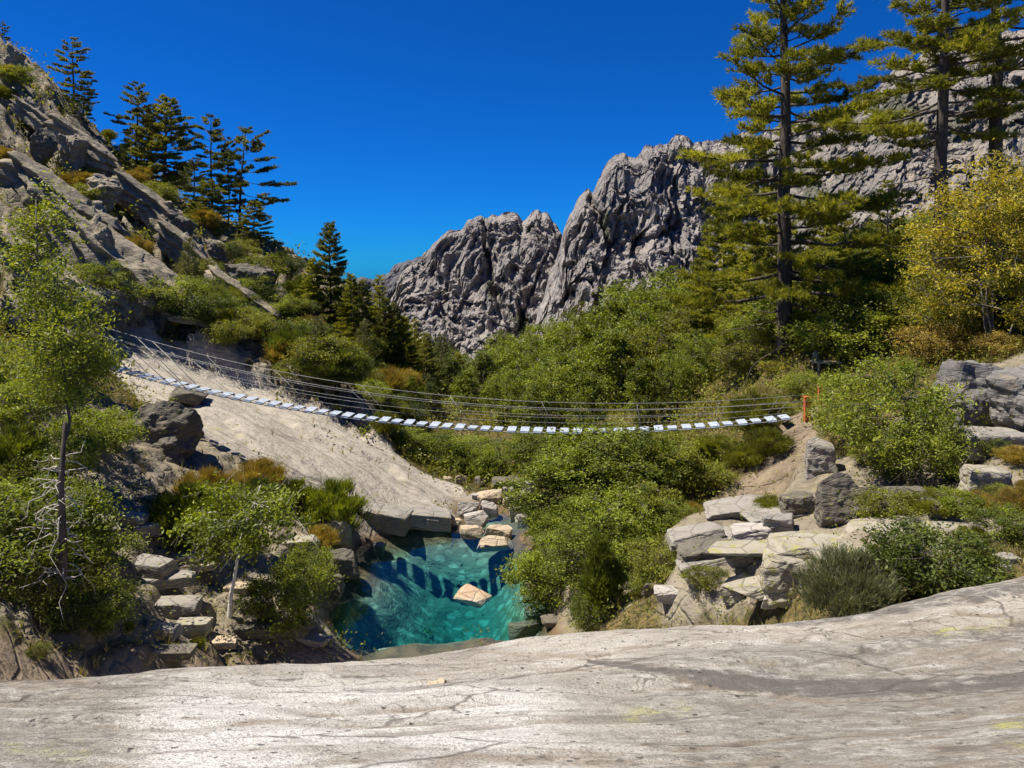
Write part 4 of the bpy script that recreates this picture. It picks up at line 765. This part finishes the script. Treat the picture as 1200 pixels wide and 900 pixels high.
# ------------------------------------------------------------------ rocks lying on the left hillside
rgh = random.Random(5)
for i, (x0, y0, x1, y1, lab) in enumerate([(132, 340, 160, 388, 'pale pointed boulder standing above the left bridge end'), (148, 372, 168, 394, 'round grey boulder under the pale pointed boulder'), (156, 386, 170, 398, 'small white stone at the top corner of the pale slab'), (186, 256, 222, 300, 'dark angular crag below the group of three pines'), (20, 330, 60, 362, 'pale broken block left of the leafy sapling'), (0, 352, 30, 380, 'pale slab block cut by the left edge of the view'), (196, 366, 250, 386, 'low cracked ledge between the shrubs of the hillside'), (60, 160, 96, 205, 'grey ribbed crag at the upper left'), (30, 150, 60, 190, 'upper of the ribbed crags near the left edge'), (40, 225, 84, 268, 'dark hollow crag in the middle of the left slope'), (262, 310, 318, 350, 'black shadowed crag below the windswept pine'), (230, 285, 262, 318, 'dark split crag left of the black shadowed crag'), (0, 58, 22, 100, 'pinnacle of broken rock at the top left corner'), (90, 214, 130, 256, 'ribbed grey crag halfway up the left slope'), (300, 380, 322, 396, 'small pale rock among dry shrubs'), (440, 398, 458, 410, 'small tan rock below the dark conifers'), (420, 440, 470, 460, 'long low rock ledge behind the bridge cables'), (340, 330, 372, 348, 'pale rock face on the hillside behind the windswept pine')]):
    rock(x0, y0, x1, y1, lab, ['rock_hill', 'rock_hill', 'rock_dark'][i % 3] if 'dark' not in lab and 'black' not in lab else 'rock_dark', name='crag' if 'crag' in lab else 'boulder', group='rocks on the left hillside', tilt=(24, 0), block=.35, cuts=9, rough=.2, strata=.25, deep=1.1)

for x0, y0, x1, y1, lab in [(-10, 168, 130, 262, 'long diagonal rock rib across the upper left edge'), (30, 222, 190, 336, 'longest diagonal rock rib on the left hillside'), (50, 128, 128, 192, 'short rock rib under the highest ridge pine'), (96, 256, 210, 342, 'diagonal rib ending above the pale slab'), (-10, 262, 112, 352, 'diagonal rib behind the bright green sapling'), (118, 196, 214, 270, 'dark edged rib below the dense pine trio'), (176, 252, 268, 324, 'rib under the slender layered pine'), (-10, 336, 96, 402, 'low pale rib at the left edge behind the leaves'), (230, 300, 330, 368, 'rib crossing the shrubs below the stout pine'), (150, 300, 250, 372, 'rib between the two crags above the bridge end'), (60, 300, 150, 372, 'blunt rib above the dark red anchor post'), (10, 110, 80, 160, 'upper rib beneath the broken pinnacle')]:
    rock(x0, y0, x1, y1, lab, 'rock_hill', name='rock_rib', group='diagonal rock ribs of the left hillside', tilt=(31, 0), thin=.26, block=.7, cuts=10, rough=.24, strata=.55, sub=6, deep=.5, rz=4, sink=.3)
rock(494, 786, 528, 804, 'small tan knob of rock set in the foreground slab', 'rock_tan', name='rock', block=0, cuts=5, sink=1.0, rough=.12)
rock(1052, 308, 1066, 318, 'small white stone on the slope left of the yellow shrubs', 'rock_pale')
# ------------------------------------------------------------------ pines
P1 = 'pines along the left ridge'
for k, px, py, top, wide, lab, Y in [('pine_flat', 86, 150, 42, 1.0, 'tall flat topped pine highest on the left ridge', 64), ('pine_flat_pale', 98, 152, 92, 1.0, 'short thin pale pine right beside the highest ridge pine', 62), ('pine_flat', 3, 60, 24, .9, 'tiny dark pine on the top left corner of the ridge', 66), ('pine_flat', 18, 80, 54, .9, 'small pine stub just below the top left pinnacle', 66),
    ('pine_flat', 160, 222, 92, .92, 'tall pine on the left of the dense trio', 64), ('pine_dense', 176, 235, 120, .85, 'dark middle pine of the dense trio', 67), ('pine_dense', 193, 240, 110, 1.05, 'broad dark pine on the right of the dense trio', 64),
    ('pine_flat', 248, 262, 131, .82, 'slender layered pine standing between the trio and the leaning pine', 65), ('pine_flat_pale', 227, 272, 182, 1.0, 'pale half bare pine in front of the slender layered pine', 60), ('pine_flat', 268, 258, 158, .6, 'thin pine squeezed behind the leaning pine', 67), ('pine_flat_lean', 281, 262, 145, 1.0, 'leaning pine with branches all to its right', 65),
    ('pine_dense', 245, 290, 208, 1.15, 'low bushy pine below the slender layered pine', 59), ('pine_dense', 298, 326, 234, 1.2, 'stout pine with broad pads below the leaning pine', 62)]:
    plant(k, 'pine_tree', lab, 'tree', px, py, top, Y, wide, group=P1, rz=20 if 'lean' in k else None)
# windswept pine
def windswept():
    rg = np.random.RandomState(4); tr, cr = MB(), MB(); P = np.array([(0, 0, -.3), (.05, 0, 1.2), (.15, 0, 2.6), (.5, 0, 3.6), (1.3, 0, 4.1), (2.4, 0, 3.9), (3.3, 0, 3.5)]); tr.tube(P, [.2, .18, .16, .13, .10, .07, .03], 8)
    C = []
    for i in range(150):
        f = rg.uniform(2.6, 6); o = np.array([np.interp(f, range(7), P[:, k]) for k in range(3)]); e = o + rg.normal(size=3) * np.array([.5, .75, .22]) + np.array([.15, 0, .22]); tr.tube(np.array([o, (o + e) / 2, e]), [.02, .014, .008], 3, False); C.append(e + rg.normal(size=(6, 3)) * .13)
    C = np.vstack(C); add_blades(cr, C, np.tile([.3, 0, .9], (len(C), 1)), .2, .05, 11, rg, .9); return tr, cr
proto('windswept', windswept, 'needle_dark', 'bark'); plant('windswept', 'pine_tree', 'windswept pine bent over to the right on the ridge skyline', 'tree', 318, 334, 280, 62, 1.0, 0, P1)
P2 = 'conifers at the foot of the left hillside'
for k, px, py, top, wide, lab, Y in [('pine_cone', 387, 378, 257, .95, 'tall pointed conifer standing alone against the sky above the bridge', None), ('pine_cone_green', 366, 372, 300, 1.0, 'shorter conifer left of the tall pointed conifer', None), ('pine_cone', 424, 400, 326, 1.0, 'dark conifer just right of the tall pointed conifer', None), ('pine_thin', 445, 415, 320, .9, 'thin conifer against the sky left of the far mountain', None),
    ('pine_cone', 462, 425, 352, .9, 'dark conifer right of the thin sky conifer', None), ('pine_thin', 486, 440, 372, .9, 'green conifer in front of the foot of the grey mountain', None), ('pine_sapling', 517, 450, 390, 1.0, 'pale young pine in front of the grey mountain base', None), ('pine_cone_green', 536, 460, 412, 1.1, 'low conifer right of the pale young pine', None), ('pine_sapling', 373, 456, 368, 1.05, 'pale open young pine rising behind the bridge cables', None),
    ('pine_cone_green', 412, 410, 318, .9, 'slim conifer pressed against the tall pointed conifer', None), ('pine_cone', 452, 436, 346, .9, 'dark conifer below the thin sky conifer', None), ('pine_cone_green', 474, 452, 368, .9, 'green conifer before the left foot of the grey mountain', None), ('pine_cone', 500, 462, 388, .9, 'dark conifer left of the pale young pine', None), ('pine_sapling', 428, 440, 372, 1.0, 'pale open conifer low in front of the dark conifers', None), ('pine_cone', 405, 395, 340, 1.2, 'dark bushy conifer between the tall conifers', None), ('pine_cone', 436, 405, 356, 1.2, 'dark low conifer in the row of conifers', None), ('pine_sapling', 222, 366, 275, .8, 'grey green young pine in the middle of the hillside', None), ('pine_sapling', 140, 330, 288, 1.0, 'small silvery young pine among the crags', None), ('pine_cone_green', 346, 378, 338, 1.3, 'small rounded conifer on the slope under the windswept pine', None)]:
    plant(k, 'conifer', lab, 'tree', px, py, top, Y, wide, group=P2)
plant('pine_main', 'pine_tree', 'tall open pine with a straight dark trunk right of centre reaching above the frame', 'tree', 918, 412, -190, 32, .86, 35, 'tall pines on the right')
plant('pine_tall', 'pine_tree', 'tall pine with a bare lit trunk second from the right edge', 'tree', 1106, 300, -170, 26, 1.0, 80, 'tall pines on the right')
plant('pine_bare', 'pine_tree', 'tall pine trunk nearest the right edge behind the yellow shrub', 'tree', 1163, 200, -190, 27.5, 1.05, 200, 'tall pines on the right')
P3 = 'young conifers behind the tall right pine'
for k, px, top, Y, wide, lab in [('pine_cone_green', 848, 228, 46, 1.1, 'green conifer left of the straight dark trunk'), ('pine_thin', 884, 262, 42, 1.3, 'conifer directly left behind the straight dark trunk'), ('pine_cone_green', 958, 288, 42, 1.1, 'conifer right behind the straight dark trunk'), ('pine_thin', 1040, 208, 44, 1.0, 'pointed conifer in front of the tan rock face'), ('pine_cone_green', 1004, 312, 40, 1.2, 'broad conifer left of the pointed conifer'), ('pine_thin', 990, 238, 45, 1.3, 'light conifer in front of the foot of the tan rock face'), ('pine_cone_green', 978, 272, 41, 1.1, 'conifer beside the light conifer of the rock face'), ('pine_thin', 1066, 262, 41, 1.3, 'conifer just left of the bare lit trunk'), ('pine_cone_green', 900, 215, 44, 1.0, 'tall conifer half hidden behind the straight dark trunk'), ('pine_cone_green', 968, 222, 46, .9, 'tall conifer in the gap right of the straight dark trunk'), ('pine_cone', 824, 300, 50, 1.2, 'dark conifer at the left edge of the right hand trees'), ('pine_cone_green', 1075, 300, 38, 1.3, 'low conifer left of the bare lit trunk'), ('pine_thin', 935, 318, 37, 1.4, 'small conifer at the right foot of the straight dark trunk')]:
    plant(k, 'conifer', lab, 'tree', px, 0, top, Y, wide, group=P3)

# ------------------------------------------------------------------ broadleaved trees
P4 = 'broadleaved trees behind the bridge'
for k, px, top, Y, wide, lab in [('tall_broad', 592, 408, 58, 1.0, 'light green tree in front of the mountain cleft'), ('broad_dark', 565, 432, 50, 1.0, 'dark green tree left below the mountain cleft'), ('tall_broad', 640, 392, 54, 1.0, 'light green tree below the paler mountain buttress'), ('broad_olive', 690, 372, 56, 1.0, 'olive tree with visible pale stems under the right mountain'), ('tall_broad', 735, 345, 58, 1.1, 'tall bright tree on the skyline below the right mountain'), ('tall_broad', 790, 330, 58, 1.1, 'highest bright tree left of the tall pine'), ('broad_olive', 838, 352, 52, 1.0, 'olive tree behind the lowest branches of the tall pine'),
    ('tall_broad_b', 610, 440, 44, 1.1, 'mid green tree above the bridge middle'), ('tall_broad', 662, 420, 43, 1.0, 'bright tree just above the middle planks'), ('tall_broad_b', 715, 405, 42, 1.1, 'dense mid green tree above the right half of the planks'), ('broad_olive', 768, 395, 41, 1.0, 'olive tree with grey twigs above the right planks'), ('tall_broad', 815, 405, 38, 1.0, 'bright tree left of the yellow broom'), ('tall_broad_b', 545, 455, 44, 1.1, 'green tree at the left of the valley trees'), ('broad_dark', 505, 470, 42, 1.0, 'dark tree touching the cables left of centre'), ('broad_olive', 860, 385, 40, 1.0, 'olive tree at the left foot of the tall pine'), ('tall_broad_b', 755, 440, 34, .9, 'leafy tree right behind the last clear planks'),
    ('tall_broad', 578, 424, 52, 1.0, 'light tree left of the mountain cleft behind the cables'), ('tall_broad', 615, 412, 50, 1.0, 'light tree right of the mountain cleft'), ('tall_broad', 665, 388, 52, .9, 'slim bright tree left of the olive tree with pale stems'), ('tall_broad_b', 712, 368, 52, 1.0, 'green tree rising against the mountain foot'), ('tall_broad', 762, 345, 54, 1.0, 'bright tree between the two highest skyline trees'), ('tall_broad', 740, 380, 46, 1.0, 'bright tree in the middle of the right slope trees'), ('broad_olive', 800, 372, 46, 1.0, 'olive tree below the highest bright tree'), ('tall_broad', 640, 440, 40, 1.0, 'light tree over the cables near the bridge middle'), ('tall_broad', 590, 452, 40, .9, 'light tree over the cables left of the bridge middle'), ('tall_broad', 790, 430, 35, .9, 'bright tree behind the cables left of the broom'), ('broad_dark', 528, 440, 48, 1.0, 'dark tree right of the pale young pine'), ('tall_broad_b', 480, 462, 42, .9, 'green tree behind the cables by the slab edge'),
    ('tall_broad_b', 690, 455, 35, .9, 'rounded green tree right behind the middle planks'), ('tall_broad_b', 625, 470, 36, .9, 'green tree behind the planks over the boulders')]:
    plant(k, 'broadleaved_tree', lab, 'tree', px, 0, top - 24, Y, wide * 1.02, group=P4)
P5 = 'leafy trees under the bridge'
for k, px, top, Y, wide, lab in [('bush', 452, 496, 34.5, 1.5, 'reddish green bush below the planks at the slab edge'), ('alder', 480, 500, 35, 1.55, 'green tree at the slab edge below the left planks'), ('alder_b', 515, 502, 35.5, 1.55, 'dark hollow tree behind the slab end'), ('alder', 550, 508, 36, 1.55, 'green tree right behind the standing stones'), ('alder_b', 590, 512, 34.5, 1.55, 'tree right behind the flat topped boulder'), ('alder', 628, 500, 34, 1.55, 'tree behind the right end of the stream boulders'), ('alder_b', 665, 505, 31, 1.55, 'bright alder under the middle planks'), ('alder', 705, 500, 29.5, 1.55, 'tall alder under the right middle planks'), ('alder_b', 745, 498, 28.5, 1.55, 'alder below the right planks'), ('alder', 785, 500, 27.5, 1.55, 'alder leaning to the yellow broom')]:
    plant(k, 'alder_tree', lab, 'tree', px, 0, top, Y, wide, group=P5)
P6 = 'alders beside the pool'
for k, px, top, Y, wide, lab in [('alder_b', 645, 618, 20.3, 1.3, 'low alder arching over the wet stones of the pool'), ('alder', 648, 592, 22.0, 1.3, 'alder leaning over the water right of the pool rock'), ('alder_b', 634, 580, 24.2, 1.1, 'alder touching the boulders at the pool head'), ('alder', 672, 522, 23.5, 1.7, 'alder overhanging the far right side of the pool'), ('alder_b', 694, 566, 21.2, 1.7, 'alder overhanging the middle right side of the pool'), ('alder', 705, 494, 22.8, 1.5, 'tallest alder of the pool thicket'), ('alder_b', 745, 494, 22, 1.5, 'alder behind the slim dark shrub'), ('alder_olive', 785, 502, 22, 1.4, 'yellowish alder between the pool thicket and the tan path'), ('alder', 694, 606, 18.9, 1.5, 'low alder nearest the foreground slab'), ('alder_b', 728, 562, 18.8, 1.4, 'dense alder behind the pale carved looking stone'), ('alder_olive', 762, 560, 19.5, 1.4, 'olive alder left of the outcrop tip')]:
    plant(k, 'alder_tree', lab, 'tree', px, 0, top, Y, wide, group=P6)
plant('upright', 'shrub', 'slim dark upright shrub in front of the pool thicket', 'shrub', 703, 735, 616, 16.4, 1.0)
plant('upright', 'shrub', 'second slim dark shrub right beside the upright one', 'shrub', 722, 730, 650, 16.6, 1.0)
plant('big_leaf', 'leafy_tree', 'bright leafy tree growing over the dark rocks of the right outcrop', 'tree', 1050, 0, 398, 17.6, 1.0)
plant('big_leaf', 'leafy_tree', 'smaller leafy tree left of the bright leafy tree at the bridge end', 'tree', 990, 0, 425, 20.5, .9)
plant('big_leaf', 'leafy_tree', 'leafy tree hanging low over the shadowed rock wall', 'tree', 1085, 0, 462, 16.6, 1.0)
plant('yellow_tree', 'yellow_shrub', 'tall yellow leaved shrub at the right edge in front of the pine trunk', 'shrub', 1165, 0, 165, 22.5, 1.0)
plant('yellow_tree', 'yellow_shrub', 'lower yellow shrub left of the tall yellow shrub', 'shrub', 1115, 0, 262, 24, 1.0)
plant('yellow_tree', 'yellow_shrub', 'yellow shrub cut by the right edge of the view', 'shrub', 1225, 0, 200, 22, 1.0)
plant('sapling', 'leafy_tree', 'thin stemmed leafy tree with a light crown on the left bank', 'tree', 72, 690, 292, 17.5, .9)
plant('light_sapling', 'sapling', 'bright green sapling in front of the crags at the left edge', 'tree', 42, 360, 196, 26, 1.0)
plant('birch_tree', 'birch_tree', 'small birch with a crooked white stem on the left bank', 'tree', 268, 728, 548, None, 1.0, 0)
def dead_stem():
    rg = np.random.RandomState(6); tr, tw = MB(), MB(); P = np.array([(0, 0, -.3), (.02, 0, 1.5), (-.02, 0, 2.4), (.05, 0, 3.5)]); tr.tube(P, [.075, .065, .05, .03], 7)
    for i in range(70):
        z = rg.uniform(.7, 2.9); az = rg.choice([2.6, 3.4, 3.0, .2]) + rg.normal() * .9; L = rg.uniform(.3, 1.0); q = np.linspace(0, 1, 6)[:, None]
        tw.tube(np.array([0, 0, z]) + np.array([math.cos(az), math.sin(az), .15]) * L * q * (1 - .35 * q) + np.array([0, 0, -1]) * L * rg.uniform(-.2, 1.1) * q ** 2 + rg.normal(size=(6, 3)) * .07 * q, np.linspace(.011, .004, 6), 4, False)
    return tr, tw
dt_, dw_ = dead_stem(); p = spot(79, 12.6); o = thing('dead_pine', 'bare dark dead stem hung with bleached drooping twigs on the left bank', 'tree', (p.x, p.y - .15, p.z)); link('trunk', dt_.mesh('trunk', M['bark'], True), o); link('branches', dw_.mesh('branches', M['deadwood'], True), o)

# ------------------------------------------------------------------ shrubs
for k, px, py, top, Y, wide, lab in [
    ('bush', 30, 740, 560, 13.2, 1.3, 'green bush cut by the left edge above the dirt'), ('bush_b', 66, 752, 640, 12.9, 1.1, 'olive bush at the foot of the dead stem'), ('bush', 118, 765, 676, 13.0, 1.0, 'dark green bush left of the stepped blocks'), ('willow', 12, 700, 490, 16.5, 1.1, 'tall green bush at the left edge beside the leafy tree'), ('bush_light', 60, 640, 500, 17, 1.2, 'light green bush behind the dead stem'), ('bush', 110, 590, 470, 19, 1.1, 'green bush left of the huge overhanging boulder'), ('bush_light', 15, 470, 390, 22, 1.2, 'light bush below the rusty post'), ('bush', 84, 450, 388, 25, 1.1, 'green bush hiding the left bridge end'), ('willow_dark', -5, 780, 690, 12, 1.2, 'dark bush on the dirt at the left edge'), ('bush_dark', 85, 775, 690, 12.5, 1.0, 'low dark bush on the dirt edge'), ('broom', 152, 764, 726, 13.4, .7, 'grassy green bush in front of the lowest blocks'), ('bush_olive', 10, 640, 540, 16, 1.2, 'olive bush in the middle of the left edge'),
    ('bush', 104, 740, 606, 13.8, 1.1, 'green bush between the dead stem and the highest block'), ('bush_light', 40, 720, 548, 14.4, 1.1, 'fresh green bush at the left edge behind the dead stem'), ('bush', 20, 560, 440, 20, 1.2, 'fresh green bush at the left edge under the leafy tree'), ('bush_light', 120, 560, 478, 20.5, 1.1, 'light bush leaning on the left side of the overhanging boulder'), ('bush_olive', 45, 800, 752, 11.4, 1.2, 'low olive bush on the dirt at the lower left'),
    ('willow', 215, 642, 556, None, .8, 'upright green shrub right of the flat topped ledge'), ('willow', 262, 650, 560, 18.5, 1.0, 'green shrub behind the birch crown'), ('willow_dark', 300, 620, 556, 21.5, 1.1, 'dark green shrub right of the birch crown'), ('willow', 388, 612, 552, 23.6, .95, 'rounded feathery green shrub at the lower end of the pale slab'), ('willow', 344, 612, 556, 23.4, .9, 'feathery green shrub left of the rounded one'), ('broom_dry', 302, 585, 530, 23, 1.1, 'reddish brown shrub above the birch'), ('bush', 338, 742, 655, None, 1.0, 'low green bush over the dark rocks by the pool'), ('bush_light', 355, 690, 630, 18.5, .8, 'small light bush over the lichened rocks'), ('broom', 232, 760, 745, None, 1.2, 'small bright grass tuft on the dirt below the blocks'), ('broom_dry', 240, 590, 540, 20, 1.0, 'yellow brown shrub beside the overhanging boulder'), ('bush_olive', 180, 650, 620, 17.2, 1.2, 'small olive bush above the highest block'), ('broom_dry', 375, 648, 610, 21.2, .9, 'dry yellow tuft on the lichened rock'),
    ('broom_grey', 990, 718, 628, 10.6, 1.0, 'round grey green bush standing on the edge of the foreground slab'), ('bush_dark', 1092, 700, 606, 10.7, 1.25, 'dark green bush right of the round grey green one'), ('broom_dark', 1040, 705, 628, 11.4, 1.0, 'dark shrub squeezed between the two round bushes'), ('bush', 1145, 684, 630, 11.0, 1.1, 'low olive bush at the right end of the bush row'), ('broom', 1062, 606, 582, None, 1.6, 'bright green cushion shrub on the long pale ledge'), ('broom', 835, 704, 655, 14.8, .7, 'narrow green shrub against the outcrop foot'), ('bush_light', 812, 706, 674, 14.6, .9, 'small light shrub left of the outcrop foot'), ('bush', 690, 735, 690, 16.2, .8, 'small bush at the edge of the foreground slab'), ('bush', 790, 640, 585, 19.0, 1.4, 'green bush between the pool thicket and the outcrop tip'), ('bush_olive', 770, 690, 630, 16.6, 1.4, 'olive bush left of the dark hollowed stone'), ('broom', 800, 585, 530, 22.5, 1.5, 'yellow green broom above the dry tuft by the long grey slab'), ('broom', 840, 560, 505, 24, 1.5, 'yellow green broom at the left of the tan path'), ('bush', 745, 715, 668, 16.4, 1.2, 'low green bush right of the slim dark shrubs'), ('broom_dry', 872, 712, 690, 13.4, 1.2, 'dry grass tuft below the yellow lichened rock'), ('broom', 1180, 640, 585, 13.4, 1.3, 'dry green shrub at the right edge below the blocks'), ('broom_dry', 1205, 620, 560, 13.8, 1.3, 'dry brown shrub cut by the right edge'),
    ('broom', 890, 520, 448, 24.2, 1.0, 'yellow green broom at the right end of the bridge planks'), ('broom', 838, 545, 512, 23.5, 1.2, 'broom left of the yellow green one'), ('broom', 900, 545, 496, 22.2, 1.3, 'broom directly below the right bridge end'), ('broom', 868, 560, 514, 22.4, 1.4, 'broom beside the upper tan path'), ('broom_dry', 868, 575, 545, 22.4, 1.0, 'dry brown tuft on the tan path edge'), ('broom_dry', 812, 612, 585, 20.2, 1.0, 'dry brown tuft at the left of the long grey slab'), ('bush_olive', 830, 590, 540, 21.8, 1.6, 'olive bush left of the tan path'), ('bush_yellow', 905, 470, 420, 31, 1.3, 'yellowish bush at the foot of the straight dark trunk'), ('bush_olive', 870, 455, 400, 34, 1.6, 'olive bush left of the trunk foot'), ('bush_light', 990, 430, 360, 29, 1.6, 'light bush behind the raised wooden board'), ('bush', 1040, 400, 330, 29, 1.6, 'green bush above the bright leafy tree'), ('bush_olive', 1090, 400, 340, 27, 1.6, 'olive bush below the bare lit trunk'), ('bush_dry', 1100, 430, 372, 24, 1.3, 'dry tan bush above the large cracked boulder'), ('bush_dry', 1170, 425, 385, 21.5, 1.3, 'dry tan bush under the tall yellow shrub'), ('bush', 955, 400, 330, 34, 1.8, 'green bush right of the straight dark trunk'), ('bush_olive', 1000, 370, 300, 36, 1.8, 'olive bush under the broad conifer'), ('bush_light', 945, 470, 430, 27.5, 1.2, 'light bush beside the orange red post'), ('broom', 975, 580, 560, None, 1.2, 'small grass clump on the square dark block'), ('bush_dark', 1045, 560, 520, 17.6, 1.0, 'shadowed bush under the leafy tree')]:
    plant(k, 'shrub', lab, 'shrub', px, py, top, Y, wide, parts=('stems', 'foliage'))
rgt = random.Random(8)
for i, (px, py) in enumerate([(905, 600), (985, 606), (1012, 600), (1040, 616), (1085, 606), (1120, 604), (1150, 600), (1175, 590), (1140, 640), (1175, 628), (1195, 600), (826, 690), (1110, 560), (1160, 535), (1190, 545), (1020, 545), (1130, 500), (1090, 520)]):
    k, cn = [('broom', 'yellow green'), ('bush', 'leafy green'), ('broom_dry', 'dry tan'), ('bush_olive', 'olive')][i % 4]; p = hit(px, py)
    plant(k, 'shrub', f'small {cn} tuft in the cracks of the right outcrop', 'shrub', px, py, py - rgt.uniform(.35, .75) / p.y * F, None, rgt.uniform(1.1, 1.7), group=f'small {cn} tufts on the right outcrop', parts=('stems', 'foliage'))
rgr = random.Random(21)
for px0, py0, px1, py1, n, zone in [(960, 262, 1210, 330, 30, 'upper'), (930, 300, 1210, 400, 22, 'middle'), (690, 400, 880, 470, 8, 'lower'), (760, 360, 940, 420, 8, 'middle')]:
    for i in range(n):
        px, py = rgr.uniform(px0, px1), rgr.uniform(py0, py1); k, cn = rgr.choice([('bush_olive', 'olive'), ('bush', 'green'), ('alder_b', 'tall green'), ('alder_olive', 'tall olive'), ('bush_light', 'light green')]); p = hit(px, py); 
        if abs((HY - F * p.z / p.y) - py) > 6: continue
        hh = rgr.uniform(1.4, 2.6) * (1.6 if 'tall' in cn else 1)
        plant(k, 'shrub', f'{cn} bush on the {zone} part of the wooded right slope', 'shrub', px, py, py - hh / p.y * F, None, rgr.uniform(1.0, 1.5), group=f'{cn} bushes on the {zone} right slope', parts=('stems', 'foliage'))
# shrubs over the left hillside
rgs = random.Random(11); kinds = [('bush_olive', 'olive green'), ('broom_dry', 'dry yellow brown'), ('bush_dark', 'dark green'), ('broom', 'yellow green'), ('bush_light', 'light green'), ('broom_dark', 'dark spiky')]
hillpts = []
for px0, py0, px1, py1, n, zone in [(150, 215, 250, 330, 34, 'upper'), (230, 300, 350, 420, 40, 'middle'), (330, 350, 480, 480, 46, 'lower'), (0, 90, 150, 300, 42, 'steep'), (160, 320, 300, 410, 20, 'middle'), (440, 430, 540, 540, 16, 'lower'), (0, 280, 140, 380, 8, 'steep')]:
    for i in range(n): hillpts.append((rgs.uniform(px0, px1), rgs.uniform(py0, py1), zone))
for (px, py, zone) in hillpts:
    p = hit(px, py)
    if p.y < 24 or abs((HY - F * p.z / p.y) - py) > 6 or inside(slab_poly, np.array([p.x]), np.array([p.y]), .3)[0] > .3 or p.y > 75: continue
    w = [.30, .2, .18, .14, .12, .06] if zone != 'lower' else [.22, .22, .2, .2, .1, .06]; k, cn = rgs.choices(kinds, w)[0]; hh = rgs.uniform(.9, 2.3) * (1.0 if zone != 'steep' else .8)
    plant(k, 'shrub', f'{cn} shrub among the rocks on the {zone} part of the left hillside', 'shrub', px, py, py - hh / p.y * F, None, rgs.uniform(.9, 1.4), group=f'{cn} shrubs on the {zone} left hillside', parts=('stems', 'foliage'))

# ------------------------------------------------------------------ grass and low undergrowth nobody could count
rg = np.random.RandomState(77); Xa, Ya, Za = TER['X'], TER['Y'], TER['Z']
w = (1 - TER['rock'] * .97) * (1 - TER['dirt'] * .96) * (Za > WZ + .15) * (Ya > 9) * (Ya < 80) * (np.abs(Xa / Ya) < .85) * Ya ** .6
w = np.where((Ya < 30) & (TER['rock'] > .5), w * .5 + .02, w); w /= w.sum(); idx = rg.choice(len(Xa), 16000, p=w)
C = np.stack([Xa, Ya, Za], -1)[idx] + rg.normal(size=(len(idx), 3)) * np.array([.15, .15, 0]) - np.array([0, 0, .03])
mb = MB(); sc = (C[:, 1] / 25) ** .5
add_blades(mb, C, np.tile([0, 0, 1.0], (len(C), 1)), .22 * (C[:, 1] / 12) ** .7, .018, 9, rg, .55); link('grass', mb.mesh('grass', M['grass']), None, kind='stuff')
idx = rg.choice(len(Xa), 6000, p=w); C0 = np.stack([Xa, Ya, Za], -1)[idx]
Cc = np.repeat(C0, 26, 0); rad = np.repeat(rg.uniform(.2, .75, len(C0)) * (C0[:, 1] / 25) ** .45, 26)[:, None]; v = rg.normal(size=Cc.shape) * .55; v[:, 2] = np.abs(v[:, 2]) * 1.1
mb = MB(); add_leaves(mb, Cc + v * rad, .05 * (Cc[:, 1] / 12) ** 1.1, rg, .4, .5, .2, np.repeat(rg.normal(.5, .25, len(C0)), 26)); link('undergrowth', mb.mesh('undergrowth', M['leaf_olive']), None, kind='stuff')
